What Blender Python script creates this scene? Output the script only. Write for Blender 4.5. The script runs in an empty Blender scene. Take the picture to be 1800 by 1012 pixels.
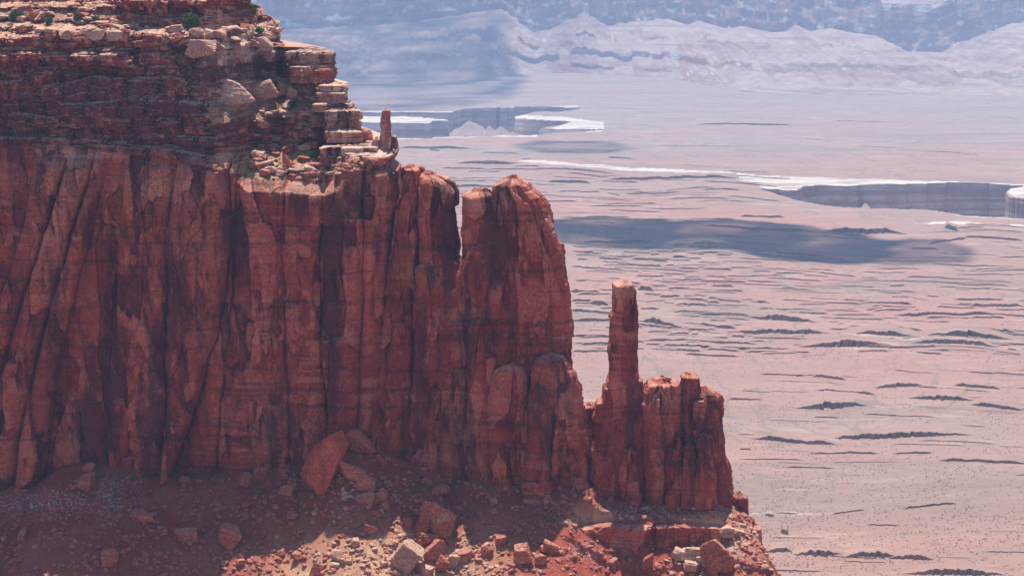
import bpy, math, random
import numpy as np
from mathutils import Vector
R = math.radians
random.seed(7)
RNG = np.random.default_rng(7)
C = bpy.context.scene.collection
sc = bpy.context.scene

# ------------------------------------------------------------------ camera, light, air
F = 3138.0                       # focal length in photo pixels (1800 wide)
PITCH = R(9.7)
CAM = np.array([0.0, 0.0, 450.0])
cam_d = bpy.data.cameras.new('camera'); cam_d.sensor_width = 36.0
cam_d.lens = 36.0 * F / 1800.0
cam_d.clip_start = 1.0; cam_d.clip_end = 120000.0
cam = bpy.data.objects.new('camera', cam_d); C.objects.link(cam)
cam.location = CAM; cam.rotation_euler = (R(90) - PITCH, 0, 0)
sc.camera = cam

SUN_EL, SUN_AZ = R(72.5), R(-3)     # azimuth measured from +Y (the view direction) towards +X
w = bpy.data.worlds.new('World'); sc.world = w; w.use_nodes = True
nt = w.node_tree; bg = nt.nodes['Background']
sky = nt.nodes.new('ShaderNodeTexSky'); sky.sky_type = 'NISHITA'; sky.sun_disc = False
sky.sun_elevation = SUN_EL; sky.sun_rotation = SUN_AZ; sky.altitude = 1500
nt.links.new(sky.outputs[0], bg.inputs[0]); bg.inputs[1].default_value = 0.125
sd = bpy.data.lights.new('sun', 'SUN'); sd.energy = 5.0; sd.angle = R(0.5); sd.color = (1.0, 0.95, 0.88)
so = bpy.data.objects.new('sun', sd); C.objects.link(so)
so.rotation_euler = (-(R(90) - SUN_EL), 0, -SUN_AZ)
sc.view_settings.view_transform = 'Standard'; sc.view_settings.look = 'None'
sc.view_settings.exposure = 0.52; sc.view_settings.gamma = 1.0
sc.cycles.volume_bounces = 2; sc.cycles.max_bounces = 6
try:
    sc.cycles.use_denoising = True; sc.cycles.denoiser = 'OPENIMAGEDENOISE'
except Exception: pass

cp, sp = math.cos(PITCH), math.sin(PITCH)
def at(u, v, D):
    """photo pixel -> world point on the plane y = D (arrays allowed)"""
    a = (np.asarray(u, float) - 900.0) / F; b = (506.0 - np.asarray(v, float)) / F
    dx = a; dy = cp + b * sp; dz = -sp + b * cp
    t = D / dy
    return dx * t, np.asarray(D, float) + 0 * t, CAM[2] + dz * t
def uv_of(x, y, z):
    z = z - CAM[2]
    d = y * cp - z * sp; up = y * sp + z * cp
    return 900.0 + F * x / d, 506.0 - F * up / d
def ground(u, v, z=0.0):
    a = (np.asarray(u, float) - 900.0) / F; b = (506.0 - np.asarray(v, float)) / F
    dz = -sp + b * cp; t = (z - CAM[2]) / dz
    return a * t, (cp + b * sp) * t

# ------------------------------------------------------------------ noise
_p = np.random.default_rng(3).permutation(1024).astype(np.int64)
_P = np.concatenate([_p, _p])
def _h(*k):
    r = np.zeros(np.broadcast(*k).shape, np.int64)
    for i in k: r = _P[(r + i) & 1023]
    return r
_G = np.random.default_rng(5).normal(size=(1024, 3)); _G /= np.linalg.norm(_G, axis=1)[:, None]
def noise(x, y, z=0.0):
    x, y, z = np.broadcast_arrays(np.asarray(x, float), np.asarray(y, float), np.asarray(z, float))
    xi, yi, zi = np.floor(x), np.floor(y), np.floor(z)
    fx, fy, fz = x - xi, y - yi, z - zi
    xi, yi, zi = xi.astype(np.int64), yi.astype(np.int64), zi.astype(np.int64)
    s = lambda t: t * t * t * (t * (t * 6 - 15) + 10)
    ux, uy, uz = s(fx), s(fy), s(fz); out = 0
    for i in (0, 1):
        for j in (0, 1):
            for k in (0, 1):
                g = _G[_h(xi + i, yi + j, zi + k)]
                d = g[..., 0] * (fx - i) + g[..., 1] * (fy - j) + g[..., 2] * (fz - k)
                out = out + d * (ux if i else 1 - ux) * (uy if j else 1 - uy) * (uz if k else 1 - uz)
    return out * 1.6
def fbm(x, y, z=0.0, o=4, g=0.5):
    r = 0; a = 1.0; f = 1.0; n = 0
    for k in range(o):
        r = r + a * noise(np.asarray(x) * f + 17.3 * k, np.asarray(y) * f + 5.1 * k, np.asarray(z) * f); n += a; a *= g; f *= 2.03
    return r / n
def rnd(i, j, s):
    return _h(i, j, np.full_like(i, s)) / 1024.0
def vor(x, y, seed):
    """2D Voronoi: F1, F2-F1, random per cell"""
    xi, yi = np.floor(x).astype(np.int64), np.floor(y).astype(np.int64)
    f1 = np.full(x.shape, 9.0); f2 = np.full(x.shape, 9.0); idv = np.zeros(x.shape)
    for i in (-1, 0, 1):
        for j in (-1, 0, 1):
            a, b = xi + i, yi + j
            px = a + 0.1 + 0.8 * rnd(a, b, seed); py = b + 0.1 + 0.8 * rnd(a, b, seed + 1)
            d = np.maximum(np.abs(px - x), np.abs(py - y) * 0.9) * 0.6 + 0.4 * np.hypot(px - x, py - y)
            c = rnd(a, b, seed + 2); n = d < f1
            f2 = np.where(n, f1, np.minimum(f2, d)); idv = np.where(n, c, idv); f1 = np.where(n, d, f1)
    return f1, f2 - f1, idv
sstep = lambda a, b, t: (lambda q: q * q * (3 - 2 * q))(np.clip((t - a) / (b - a), 0, 1))

# ------------------------------------------------------------------ mesh and object helpers
def mesh(name, V, Fq, mat, attrs=None, smooth=False, parent=None, loc=None):
    V = np.ascontiguousarray(V, dtype=np.float32); Fq = np.ascontiguousarray(Fq, dtype=np.int32)
    if loc is not None: V = V - np.array(loc, dtype=np.float32)
    me = bpy.data.meshes.new(name); k = Fq.shape[1]
    me.vertices.add(len(V)); me.vertices.foreach_set('co', V.ravel())
    me.loops.add(Fq.size); me.loops.foreach_set('vertex_index', Fq.ravel())
    me.polygons.add(len(Fq)); me.polygons.foreach_set('loop_start', np.arange(0, Fq.size, k, dtype=np.int32))
    me.polygons.foreach_set('use_smooth', np.full(len(Fq), smooth))
    me.update(calc_edges=True)
    for n, a in (attrs or {}).items():
        at_ = me.attributes.new(n, 'FLOAT', 'POINT'); at_.data.foreach_set('value', np.ascontiguousarray(a, dtype=np.float32).ravel())
    me.materials.append(mat)
    o = bpy.data.objects.new(name, me); C.objects.link(o)
    if parent is not None: o.parent = parent; 
    if loc is not None:
        o.location = loc if parent is None else Vector(loc) - parent.location
    elif parent is not None:
        o.location = -parent.location
    return o
def grid_faces(nr, nc, wrap=False):
    r = np.arange(nr - 1)[:, None]; c = np.arange(nc if wrap else nc - 1)[None, :]; c2 = (c + 1) % nc
    if wrap: return np.stack([r * nc + c, (r + 1) * nc + c, (r + 1) * nc + c2, r * nc + c2], -1).reshape(-1, 4)
    return np.stack([r * nc + c, r * nc + c2, (r + 1) * nc + c2, (r + 1) * nc + c], -1).reshape(-1, 4)
def tag(o, label=None, cat=None, group=None, kind=None):
    if label: o['label'] = label
    if cat: o['category'] = cat
    if group: o['group'] = group
    if kind: o['kind'] = kind
    return o
def empty(name, loc):
    o = bpy.data.objects.new(name, None); C.objects.link(o); o.location = loc; o.empty_display_size = 2
    return o

# ------------------------------------------------------------------ materials
class NT:
    def __init__(s, name):
        s.m = bpy.data.materials.new(name); s.m.use_nodes = True; s.t = s.m.node_tree; s.n = s.t.nodes
        s.b = s.n['Principled BSDF']; s.b.inputs['Roughness'].default_value = 0.95
        s.b.inputs['Specular IOR Level'].default_value = 0.15
        s.pos = s.n.new('ShaderNodeNewGeometry')
    def L(s, a, b): s.t.links.new(a, b)
    def setin(s, i, v):
        if hasattr(v, 'is_linked') or isinstance(v, bpy.types.NodeSocket): s.L(v, i)
        else: i.default_value = v
    def noise(s, scale, detail=5, rough=0.6, sc3=(1, 1, 1), off=(0, 0, 0), dist=0.0):
        m = s.n.new('ShaderNodeMapping'); m.inputs['Scale'].default_value = sc3; m.inputs['Location'].default_value = off
        s.L(s.pos.outputs['Position'], m.inputs['Vector'])
        t = s.n.new('ShaderNodeTexNoise'); t.inputs['Scale'].default_value = scale
        t.inputs['Detail'].default_value = detail; t.inputs['Roughness'].default_value = rough; t.inputs['Distortion'].default_value = dist
        s.L(m.outputs[0], t.inputs['Vector']); return t.outputs[0]
    def math(s, op, a, b=0.0, c=None, clamp=False):
        m = s.n.new('ShaderNodeMath'); m.operation = op; m.use_clamp = clamp
        s.setin(m.inputs[0], a); s.setin(m.inputs[1], b)
        if c is not None: s.setin(m.inputs[2], c)
        return m.outputs[0]
    def step(s, v, a, b, lo=0.0, hi=1.0):
        m = s.n.new('ShaderNodeMapRange'); m.interpolation_type = 'SMOOTHSTEP'
        s.setin(m.inputs[0], v); m.inputs[1].default_value = a; m.inputs[2].default_value = b
        m.inputs[3].default_value = lo; m.inputs[4].default_value = hi; return m.outputs[0]
    def mix(s, f, a, b, mode='MIX'):
        m = s.n.new('ShaderNodeMix'); m.data_type = 'RGBA'; m.blend_type = mode
        s.setin(m.inputs[0], f); s.setin(m.inputs[6], a if not isinstance(a, tuple) else (*a, 1)); s.setin(m.inputs[7], b if not isinstance(b, tuple) else (*b, 1))
        return m.outputs[2]
    def attr(s, name):
        a = s.n.new('ShaderNodeAttribute'); a.attribute_name = name; return a.outputs['Fac']
    def nz(s):
        x = s.n.new('ShaderNodeSeparateXYZ'); s.L(s.pos.outputs['Normal'], x.inputs[0]); return x.outputs[2]
    def bump(s, h, strength, dist):
        b = s.n.new('ShaderNodeBump'); b.inputs['Strength'].default_value = strength; b.inputs['Distance'].default_value = dist
        s.setin(b.inputs['Height'], h); s.L(b.outputs[0], s.b.inputs['Normal'])
    def out(s, col): s.L(col, s.b.inputs['Base Color']); return s.m

def rock_material(name, a=(0.34, 0.046, 0.030), b=(0.48, 0.085, 0.048), pale=(0.56, 0.22, 0.145), varn=(0.085, 0.020, 0.026), top=0.35, vbias=0.0):
    t = NT(name)
    bands = t.noise(1.0, 4, 0.65, (0.012, 0.012, 0.16))
    bands2 = t.noise(1.0, 3, 0.6, (0.03, 0.03, 0.9), (3, 1, 7))
    blot = t.noise(0.045, 5, 0.6, (1, 1, 0.6), (11, 0, 3))
    streak = t.noise(1.0, 7, 0.68, (0.22, 0.22, 0.035), (5, 2, 1))
    streak2 = t.noise(1.0, 6, 0.68, (0.9, 0.9, 0.28), (1, 9, 1))
    grain = t.noise(1.3, 6, 0.7)
    tone0 = t.attr('tone')
    col = t.mix(t.step(blot, 0.40, 0.60), a, b)
    col = t.mix(t.step(t.math('ADD', tone0, t.math('MULTIPLY', t.math('SUBTRACT', grain, 0.5), 0.3)), 0.56, 0.66, 0, 0.62), col, tuple(.55 * b[i] + .45 * pale[i] for i in range(3)))
    brk = t.step(t.noise(0.07, 4, 0.6, (1, 1, 0.5), (2, 2, 8)), 0.48, 0.60)
    col = t.mix(t.math('MULTIPLY', t.math('MULTIPLY', t.step(bands, 0.53, 0.60), brk), 0.62), col, pale)
    col = t.mix(t.math('MULTIPLY', t.math('MULTIPLY', t.step(bands2, 0.56, 0.66), brk), 0.4), col, pale)
    bands3 = t.noise(1.0, 4, 0.6, (0.02, 0.02, 0.35), (7, 4, 1))
    col = t.mix(t.step(bands3, 0.52, 0.64, 0, 0.5), col, varn)
    tone = t.attr('tone')
    chip = t.noise(0.30, 5, 0.62, (1, 1, 0.9), (4, 8, 2))
    col = t.mix(t.step(chip, 0.56, 0.70, 0, 0.35), col, (0.60, 0.26, 0.16))
    pl = t.math('MULTIPLY', t.attr('pale'), t.step(t.noise(0.4, 5, 0.6, (1, 1, 2.2)), 0.30, 0.52), clamp=True)
    col = t.mix(pl, col, pale)
    vs = t.math('ADD', t.math('MULTIPLY', streak, 0.55), t.math('MULTIPLY', blot, 0.25))
    vs = t.math('ADD', vs, t.math('MULTIPLY', streak2, 0.20))
    vs = t.math('ADD', vs, t.math('MULTIPLY', t.attr('varnish'), 0.17))
    vs = t.math('ADD', vs, t.math('MULTIPLY', t.math('SUBTRACT', 0.5, tone), 0.30))
    v = t.step(vs, 0.49 - vbias, 0.62 - vbias, 0.0, 0.80)
    col = t.mix(v, col, varn)
    # dusty upward faces, with sun on the tops painted in as paler colour
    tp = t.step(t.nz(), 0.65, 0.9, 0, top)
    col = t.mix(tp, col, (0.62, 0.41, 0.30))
    db = t.math('MULTIPLY', t.attr('debris'), t.step(t.nz(), 0.25, 0.5))
    dcol = t.mix(t.step(t.noise(0.35, 6, 0.7), 0.42, 0.6), (0.50, 0.27, 0.17), (0.32, 0.22, 0.12))
    col = t.mix(db, col, dcol)
    g = t.math('MULTIPLY', t.step(grain, 0.25, 0.75, 0.62, 1.25), t.step(tone, 0.1, 0.9, 0.72, 1.2))
    col = t.mix(1.0, col, (1, 1, 1), 'MULTIPLY')
    gm = t.n.new('ShaderNodeMix'); gm.data_type = 'RGBA'; gm.blend_type = 'MULTIPLY'; gm.inputs[0].default_value = 1.0
    t.L(col, gm.inputs[6]); cc = t.n.new('ShaderNodeCombineColor'); [t.L(g, cc.inputs[i]) for i in range(3)]
    t.L(cc.outputs[0], gm.inputs[7]); col = gm.outputs[2]
    h = t.math('ADD', t.math('MULTIPLY', t.noise(0.9, 8, 0.72, (1, 1, 1.3)), 1.0), t.math('MULTIPLY', t.noise(1.0, 4, 0.6, (0.2, 0.2, 2.4)), 0.35))
    t.bump(h, 0.9, 0.9)
    return t.out(col)

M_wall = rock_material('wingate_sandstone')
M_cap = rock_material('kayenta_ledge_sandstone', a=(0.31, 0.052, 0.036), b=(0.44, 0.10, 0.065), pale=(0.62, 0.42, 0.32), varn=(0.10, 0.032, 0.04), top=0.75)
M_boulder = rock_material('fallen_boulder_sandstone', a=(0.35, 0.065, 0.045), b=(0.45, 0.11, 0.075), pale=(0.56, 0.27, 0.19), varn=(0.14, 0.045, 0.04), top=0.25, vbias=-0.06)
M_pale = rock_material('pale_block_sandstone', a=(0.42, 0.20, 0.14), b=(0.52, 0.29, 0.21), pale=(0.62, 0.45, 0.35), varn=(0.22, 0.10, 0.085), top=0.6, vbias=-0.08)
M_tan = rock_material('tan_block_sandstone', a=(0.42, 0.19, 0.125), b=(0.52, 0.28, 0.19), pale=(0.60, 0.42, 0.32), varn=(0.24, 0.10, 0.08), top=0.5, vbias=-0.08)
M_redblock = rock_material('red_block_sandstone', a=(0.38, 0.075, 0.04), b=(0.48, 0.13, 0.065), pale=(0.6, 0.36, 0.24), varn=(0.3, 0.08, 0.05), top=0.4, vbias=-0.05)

def soil_material():
    t = NT('talus_soil')
    n1 = t.noise(0.05, 5, 0.6); n2 = t.noise(0.9, 7, 0.75); n3 = t.noise(0.22, 6, 0.7, (1, 1, 1), (5, 5, 5))
    col = t.mix(t.step(n1, 0.42, 0.58), (0.33, 0.055, 0.036), (0.38, 0.095, 0.062))
    col = t.mix(t.step(n3, 0.5, 0.68, 0, 0.6), col, (0.28, 0.13, 0.10))
    col = t.mix(t.math('MULTIPLY', t.attr('sun_patch'), t.step(n3, 0.3, 0.6, 0.5, 1.0)), col, (0.66, 0.40, 0.23))  # soil painted brighter where the sun patches fall
    col = t.mix(t.attr('shale'), col, (0.38, 0.085, 0.05))
    col = t.mix(t.math('MULTIPLY', t.attr('chips'), t.step(t.noise(0.8, 4, 0.7), 0.47, 0.6)), col, (0.55, 0.46, 0.44))
    col = t.mix(t.step(n2, 0.56, 0.72, 0, 0.5), col, (0.17, 0.07, 0.055))
    col = t.mix(t.step(t.noise(1.7, 3, 0.5, (1, 1, 1), (9, 1, 2)), 0.66, 0.74, 0, 0.6), col, (0.62, 0.42, 0.33))
    t.bump(t.math('ADD', n2, t.math('MULTIPLY', t.noise(2.5, 6, 0.7), 0.5)), 1.0, 0.9)
    return t.out(col)
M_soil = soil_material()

def plain_material():
    t = NT('desert_plain')
    n1 = t.noise(0.0016, 6, 0.6, (0.45, 1, 1)); n2 = t.noise(0.012, 6, 0.62, (0.3, 1, 1), (3, 3, 3)); n3 = t.noise(0.08, 6, 0.7, (0.6, 1, 1), (1, 7, 0))
    n4 = t.noise(0.004, 5, 0.6, (0.25, 1.3, 1), (8, 1, 0), 0.6)
    col = t.mix(t.step(n1, 0.40, 0.62), (0.33, 0.178, 0.140), (0.29, 0.19, 0.155))
    xyz = t.n.new('ShaderNodeSeparateXYZ'); t.L(t.pos.outputs['Position'], xyz.inputs[0])
    haze_tint = t.math('ADD', xyz.outputs[1], t.math('MULTIPLY', t.math('SUBTRACT', n1, 0.5), 6000))
    col = t.mix(t.step(haze_tint, 3300, 6500, 0, .8), col, (0.27, 0.215, 0.19))      # distance haze painted into the ground colour, greyer farther off
    col = t.mix(t.step(n4, 0.50, 0.64, 0, 0.75), col, (0.235, 0.165, 0.13))
    col = t.mix(t.step(n2, 0.50, 0.66, 0, 0.5), col, (0.36, 0.24, 0.185))
    col = t.mix(t.step(n3, 0.52, 0.70, 0, 0.6), col, (0.19, 0.11, 0.09))
    wash = t.noise(0.0042, 4, 0.55, (1.0, 0.55, 1), (6, 2, 4), 1.4)
    wv = t.math('ABSOLUTE', t.math('SUBTRACT', wash, 0.5))
    col = t.mix(t.math('MULTIPLY', t.step(wv, 0.018, 0.0), t.step(n2, .3, .6, .25, .8)), col, (0.20, 0.155, 0.12))
    n5 = t.noise(0.05, 7, 0.72, (0.16, 1, 1), (5, 7, 3)); n6 = t.noise(0.0022, 4, 0.6, (0.5, 1.2, 1), (2, 9, 3))
    col = t.mix(t.math('MULTIPLY', t.step(n5, 0.56, 0.66), t.step(n6, 0.42, 0.58, .1, .75)), col, (0.46, 0.37, 0.29))
    col = t.mix(t.math('MULTIPLY', t.step(t.noise(0.06, 6, 0.7, (0.14, 1, 1), (1, 3, 9)), 0.58, 0.66), t.step(n6, 0.42, 0.56, .1, .7)), col, (0.12, 0.08, 0.075))
    wm = t.math('ADD', t.attr('white'), t.math('MULTIPLY', t.math('SUBTRACT', t.noise(0.035, 7, 0.72, (0.2, 1, 1), (1, 7, 5)), 0.5), 2.6))
    col = t.mix(t.math('MULTIPLY', t.step(wm, 0.35, 0.85), t.step(t.attr('white'), 0, .4)), col, (0.52, 0.465, 0.39))
    nz = t.nz()
    wl = t.mix(t.step(t.noise(0.022, 6, 0.7, (1, 1, 0.9)), 0.4, 0.6), (0.46, 0.30, 0.26), (0.60, 0.47, 0.40))
    wl = t.mix(t.math('MULTIPLY', t.step(t.noise(1, 3, 0.6, (0.002, 0.002, 0.075)), 0.45, 0.55), 0.8), wl, (0.34, 0.19, 0.16))
    col = t.mix(t.math('MULTIPLY', t.step(nz, 0.80, 0.55), t.math('SUBTRACT', 1.0, t.attr('bench'))), col, wl)
    t.bump(t.math('ADD', n3, n2), 0.7, 5.0)
    return t.out(col)
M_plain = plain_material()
def ledge_material():
    t = NT('plain_ledge_rock')
    n = t.noise(0.06, 6, 0.7, (0.5, 1, 1)); n2 = t.noise(0.5, 4, 0.6, (1, 1, 2))
    col = t.mix(t.step(n, 0.4, 0.6), (0.32, 0.165, 0.125), (0.36, 0.22, 0.165))
    col = t.mix(t.step(n2, 0.5, 0.7, 0, 0.5), col, (0.25, 0.15, 0.12))
    return t.out(col)
M_ledge = ledge_material()
def shrub_material(name, c1, c2):
    t = NT(name)
    col = t.mix(t.step(t.noise(1.5, 3, 0.5), 0.4, 0.6), c1, c2)
    return t.out(col)
M_leaf = shrub_material('juniper_leaf', (0.045, 0.09, 0.035), (0.10, 0.16, 0.06))
M_dry = shrub_material('dry_brush', (0.20, 0.17, 0.08), (0.32, 0.26, 0.13))
M_sage = shrub_material('plain_scrub', (0.15, 0.12, 0.10), (0.22, 0.17, 0.14))
M_bark = shrub_material('juniper_bark', (0.16, 0.10, 0.07), (0.22, 0.15, 0.11))

# ------------------------------------------------------------------ rock mass: a closed stack of displaced rings
def contour(n_exp, N, a0, b0, front=4.0):
    t = np.linspace(0, 2 * np.pi, 6001)
    def xy(t):
        c, s_ = np.cos(t) / a0 ** .5, np.sin(t) / b0 ** .5       # finer sampling round the corners
        l = np.hypot(c, s_); c, s_ = c / l, s_ / l
        r_ = (np.abs(c) ** n_exp + np.abs(s_) ** n_exp) ** (-1 / n_exp); return r_ * c, -r_ * s_
    x, y = xy(t)
    d = np.hypot(np.diff(x) * a0, np.diff(y) * b0) * np.where((y[:-1] + y[1:]) < 0, front, 1.0)
    L = np.concatenate([[0], np.cumsum(d)])
    x, y = xy(np.interp(np.linspace(0, L[-1], N, endpoint=False), L, t))
    nx = np.sign(x) * np.abs(x) ** (n_exp - 1) / a0; ny = np.sign(y) * np.abs(y) ** (n_exp - 1) / b0
    l = np.hypot(nx, ny); return x, y, nx / l, ny / l

def relief(s, z, seed, big=1.0, strata=0.3, mid=1.0):
    """fractured sandstone: tall slabs, joints, small blocks, bedding"""
    o = seed * 37.7
    wx = fbm(s / 26, z / 45, o, 3) * 3.0; wz = fbm(s / 12, z / 20, o + 5, 3) * 8.0
    j1 = 0.25 * noise(s / 2.5, z / 2.5, o)
    d = np.zeros(np.broadcast(s, z).shape); tone = 0
    f1, e, c = vor((s + wx + j1) / 11.0 + o, (z + wz) / 44.0 + o, 11)
    g1 = 0.3 + 0.7 * sstep(-.2, .2, noise(s / 20, z / 30, o + 3))
    d += big * ((c - 0.5) * 4.2 + 0.9 * (1 - (f1 * 1.6) ** 2) - 1.3 * g1 * np.exp(-(e / 0.02) ** 2)); tone = tone + .3 * c
    f1, e, c = vor((s + wx * 0.8 + j1) / 4.6 + o, (z + wz * 0.6) / 10.5 - o, 21)
    g2 = sstep(-.1, .35, noise(s / 9, z / 14, o + 7))
    tilt = (rnd(np.floor(c * 997).astype(np.int64), np.floor(c * 311).astype(np.int64), 5) - .5)
    d += mid * g2 * ((c - 0.5) * 2.4 - 0.5 * np.exp(-(e / 0.035) ** 2)); tone = tone + .4 * (c * g2 + .5 * (1 - g2))
    f1, e, c = vor((s + wx * 0.5 + j1) / 2.0 - o, (z + wz * 0.3) / 3.6 + o, 31)
    m = sstep(0.0, 0.30, fbm(s / 10, z / 12, o + 9, 3))
    d += mid * m * ((c - 0.5) * 1.1 - 0.4 * np.exp(-(e / 0.08) ** 2)); tone = tone + .3 * (c * m + .5 * (1 - m))
    zz = z + 0.8 * fbm(s / 20, z / 20, o, 2)
    st = fbm(zz / 2.2, zz * 0 + o, 0.02 * s, 4, 0.65)
    st2 = np.maximum(0, 1 - np.abs(((zz / 6.3 + 0.6 * noise(zz / 9, o)) % 1.0) - 0.5) * 16)
    d += strata * (st * 1.6 - 1.0 * 1.3 * st2 * sstep(-0.1, 0.3, noise(s / 15, zz / 3, o)))
    d += 0.22 * fbm(s / 1.1, z / 1.1, o, 4) + 0.9 * fbm(s / 6, z / 9, o + 2, 4)
    return d, tone

# hand-placed stains (u, v, ru, rv, strength) read off the face: desert varnish and bleached rock
VARN = [(60, 130, 90, 30, .8), (180, 160, 60, 60, 1.1), (360, 120, 50, 60, .8), (300, 30, 70, 14, .8), (30, 210, 80, 24, .6), (410, 220, 60, 30, .7), (470, 115, 60, 12, .8), (205, 690, 40, 110, 1.0), (300, 700, 26, 120, 1.1), (240, 620, 26, 90, .7), (100, 190, 120, 50, .9), (300, 180, 110, 60, .9), (330, 240, 160, 20, .8),
        (600, 560, 14, 190, 1.2), (792, 400, 14, 70, 1.3), (470, 280, 60, 30, .6), (560, 340, 40, 26, .8), (448, 390, 16, 80, .8), (868, 420, 18, 90, 1.0), (890, 560, 22, 40, .5),
        (505, 720, 12, 130, .9), (500, 560, 60, 30, .3), (140, 470, 16, 120, .6), (190, 380, 40, 40, .5), (650, 350, 36, 50, .4), (1160, 760, 40, 40, .6), (1230, 750, 26, 60, .7), (1100, 740, 25, 60, .5),
        (960, 760, 26, 90, .5), (740, 700, 14, 150, .8), (385, 620, 20, 60, .4), (60, 810, 90, 20, .7), (540, 720, 60, 40, .7), (560, 160, 90, 30, .4), (822, 600, 12, 200, .7), (30, 500, 40, 60, .3), (350, 560, 26, 150, .5)]
PALE = [(150, 300, 50, 50, 1.0), (330, 310, 85, 34, 1.1), (130, 380, 40, 90, .5), (370, 400, 60, 70, .4), (560, 312, 60, 18, 1.2), (640, 310, 60, 40, .8), (790, 320, 26, 26, 1.3), (885, 340, 22, 26, .9), (990, 690, 30, 50, .6),
        (1100, 498, 34, 18, 3.0), (1160, 690, 36, 14, .8), (770, 480, 20, 18, .9), (720, 470, 30, 22, .5), (810, 740, 30, 60, .5), (490, 720, 18, 30, .7), (440, 540, 60, 40, .3), (640, 265, 60, 20, 1.1), (0, 300, 80, 30, .6), (960, 390, 40, 20, .5), (150, 760, 20, 50, .4),
        (850, 350, 40, 20, .7), (660, 330, 30, 30, .6), (420, 85, 80, 30, 1.0), (450, 165, 70, 26, 1.2), (545, 100, 45, 14, .9), (600, 200, 40, 40, .8), (550, 90, 40, 20, .7), (600, 160, 30, 16, 1.0)]
def stain(lst, u, v):
    r = np.zeros(np.shape(u))
    for (a, b, ru, rv, s) in lst: r = np.maximum(r, s * np.exp(-(((u - a) / ru) ** 2 + ((v - b) / rv) ** 2) * 0.8)) if s else r
    return r

def rock_mass(name, sil, D, b, seed, mat=None, parent=None, loc_v=900, n_exp=3.2, N=None, dz=0.34, vbot=930, amp=1.0, strata=0.3, mid=1.0, extra=None, topround=1.0, shear=0.0, front=3.0, tiltback=0.0, taper=0.0, toprough=0.8):
    """sil: (v, uL, uR) from the top down, read at distance D; b: half thickness in metres"""
    S = np.array(sil, float)
    z_of = lambda v: at(900, v, D)[2]
    ztop = float(z_of(S[0, 0])); zbot = float(z_of(vbot))
    zs = np.arange(zbot, ztop, dz); nz = len(zs)
    zk = z_of(S[:, 0])[::-1]; 
    uL = np.interp(zs, zk, S[::-1, 1]); uR = np.interp(zs, zk, S[::-1, 2])
    vs = np.interp(zs, zk, S[::-1, 0])
    xL = at(uL, vs, D)[0]; xR = at(uR, vs, D)[0]
    a = np.maximum((xR - xL) / 2, 0.3); xc = (xR + xL) / 2
    a0 = float(np.median(a))
    if N is None: N = int(np.clip((2 * a0 * 2.0 + 2 * b) / 0.32, 60, 900))
    cx, cy, nx, ny = contour(n_exp, N, a0, b, front)
    ds = np.hypot(np.diff(np.append(cx, cx[0])) * a0, np.diff(np.append(cy, cy[0])) * b)
    s = np.concatenate([[0], np.cumsum(ds)[:-1]])
    Z = zs[:, None] + 0 * s[None]; S2 = s[None] + 0 * Z
    rt = np.clip((ztop - zs) / (2.6 * topround), 0, 1); shr = (1 - (1 - rt) ** 2.2) * 0.45 + 0.55   # rounding of the shoulder
    bb = b * (1 + taper * (ztop - zs) / 100.0)
    X = xc[:, None] + (a * shr)[:, None] * cx[None]; Y = D + (bb * shr)[:, None] * cy[None] + (tiltback * (zs - zbot))[:, None]
    d, tone = relief(S2, Z, seed, amp, strata, mid); d = d * np.minimum(1, a[:, None] / 2.5) * (.25 + .75 * rt)[:, None] + (.9 * topround ** .5 * (1 - rt) * np.minimum(1, a / 4))[:, None] * (fbm((xc[:, None] + a[:, None] * cx) / 2.0, b * cy[None] / 2.0, Z / 1.2 + seed, 4) * 1.6 + 1.0 * (vor((xc[:, None] + a[:, None] * cx) / 3.0, Z / 1.3 + seed, 43)[2] - .5))
    tone = np.vstack([tone, np.repeat(tone[-1:], 6, 0)])
    if extra is not None: d = d + extra(X, Z, D)
    X = X + nx[None] * d; Y = Y + ny[None] * d
    Y = Y + shear * (X - X.max())
    # ragged lid
    lid = []; prev = (X[-1], Y[-1], Z[-1]); mx, my = X[-1].mean(), Y[-1].mean()
    for k, q in enumerate((0.86, 0.7, 0.52, 0.34, 0.16, 0.02)):
        lx = mx + (X[-1] - mx) * q; ly = my + (Y[-1] - my) * q
        lz = ztop - dz + 0.25 * k * topround ** .5 + toprough * (fbm(lx / 1.6, ly / 1.6, seed, 3)) + toprough * 0.8 * (vor(lx / 2.4 + seed, ly / 2.4, 41)[2] - 0.5)
        lid.append((lx, ly, lz))
    X = np.vstack([X] + [l[0][None] for l in lid]); Y = np.vstack([Y] + [l[1][None] for l in lid]); Z = np.vstack([Z] + [l[2][None] for l in lid])
    V = np.stack([X, Y, Z], -1).reshape(-1, 3)
    Fq = grid_faces(X.shape[0], N, True)
    u, v = uv_of(X, np.full_like(X, D), Z)
    at_ = {'varnish': stain(VARN, u, v), 'pale': stain(PALE, u, v), 'debris': np.zeros(X.shape), 'tone': tone}
    base = at((S[-1, 1] + S[-1, 2]) / 2, S[-1, 0], D)
    loc = (float(base[0]), float(D), float(base[2]))
    return mesh(name, V, Fq, mat or M_wall, at_, False, parent, loc)

# ------------------------------------------------------------------ the main mesa cliff (ring stack with receding ledges)
DM = 668.0; BM = 34.0
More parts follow.
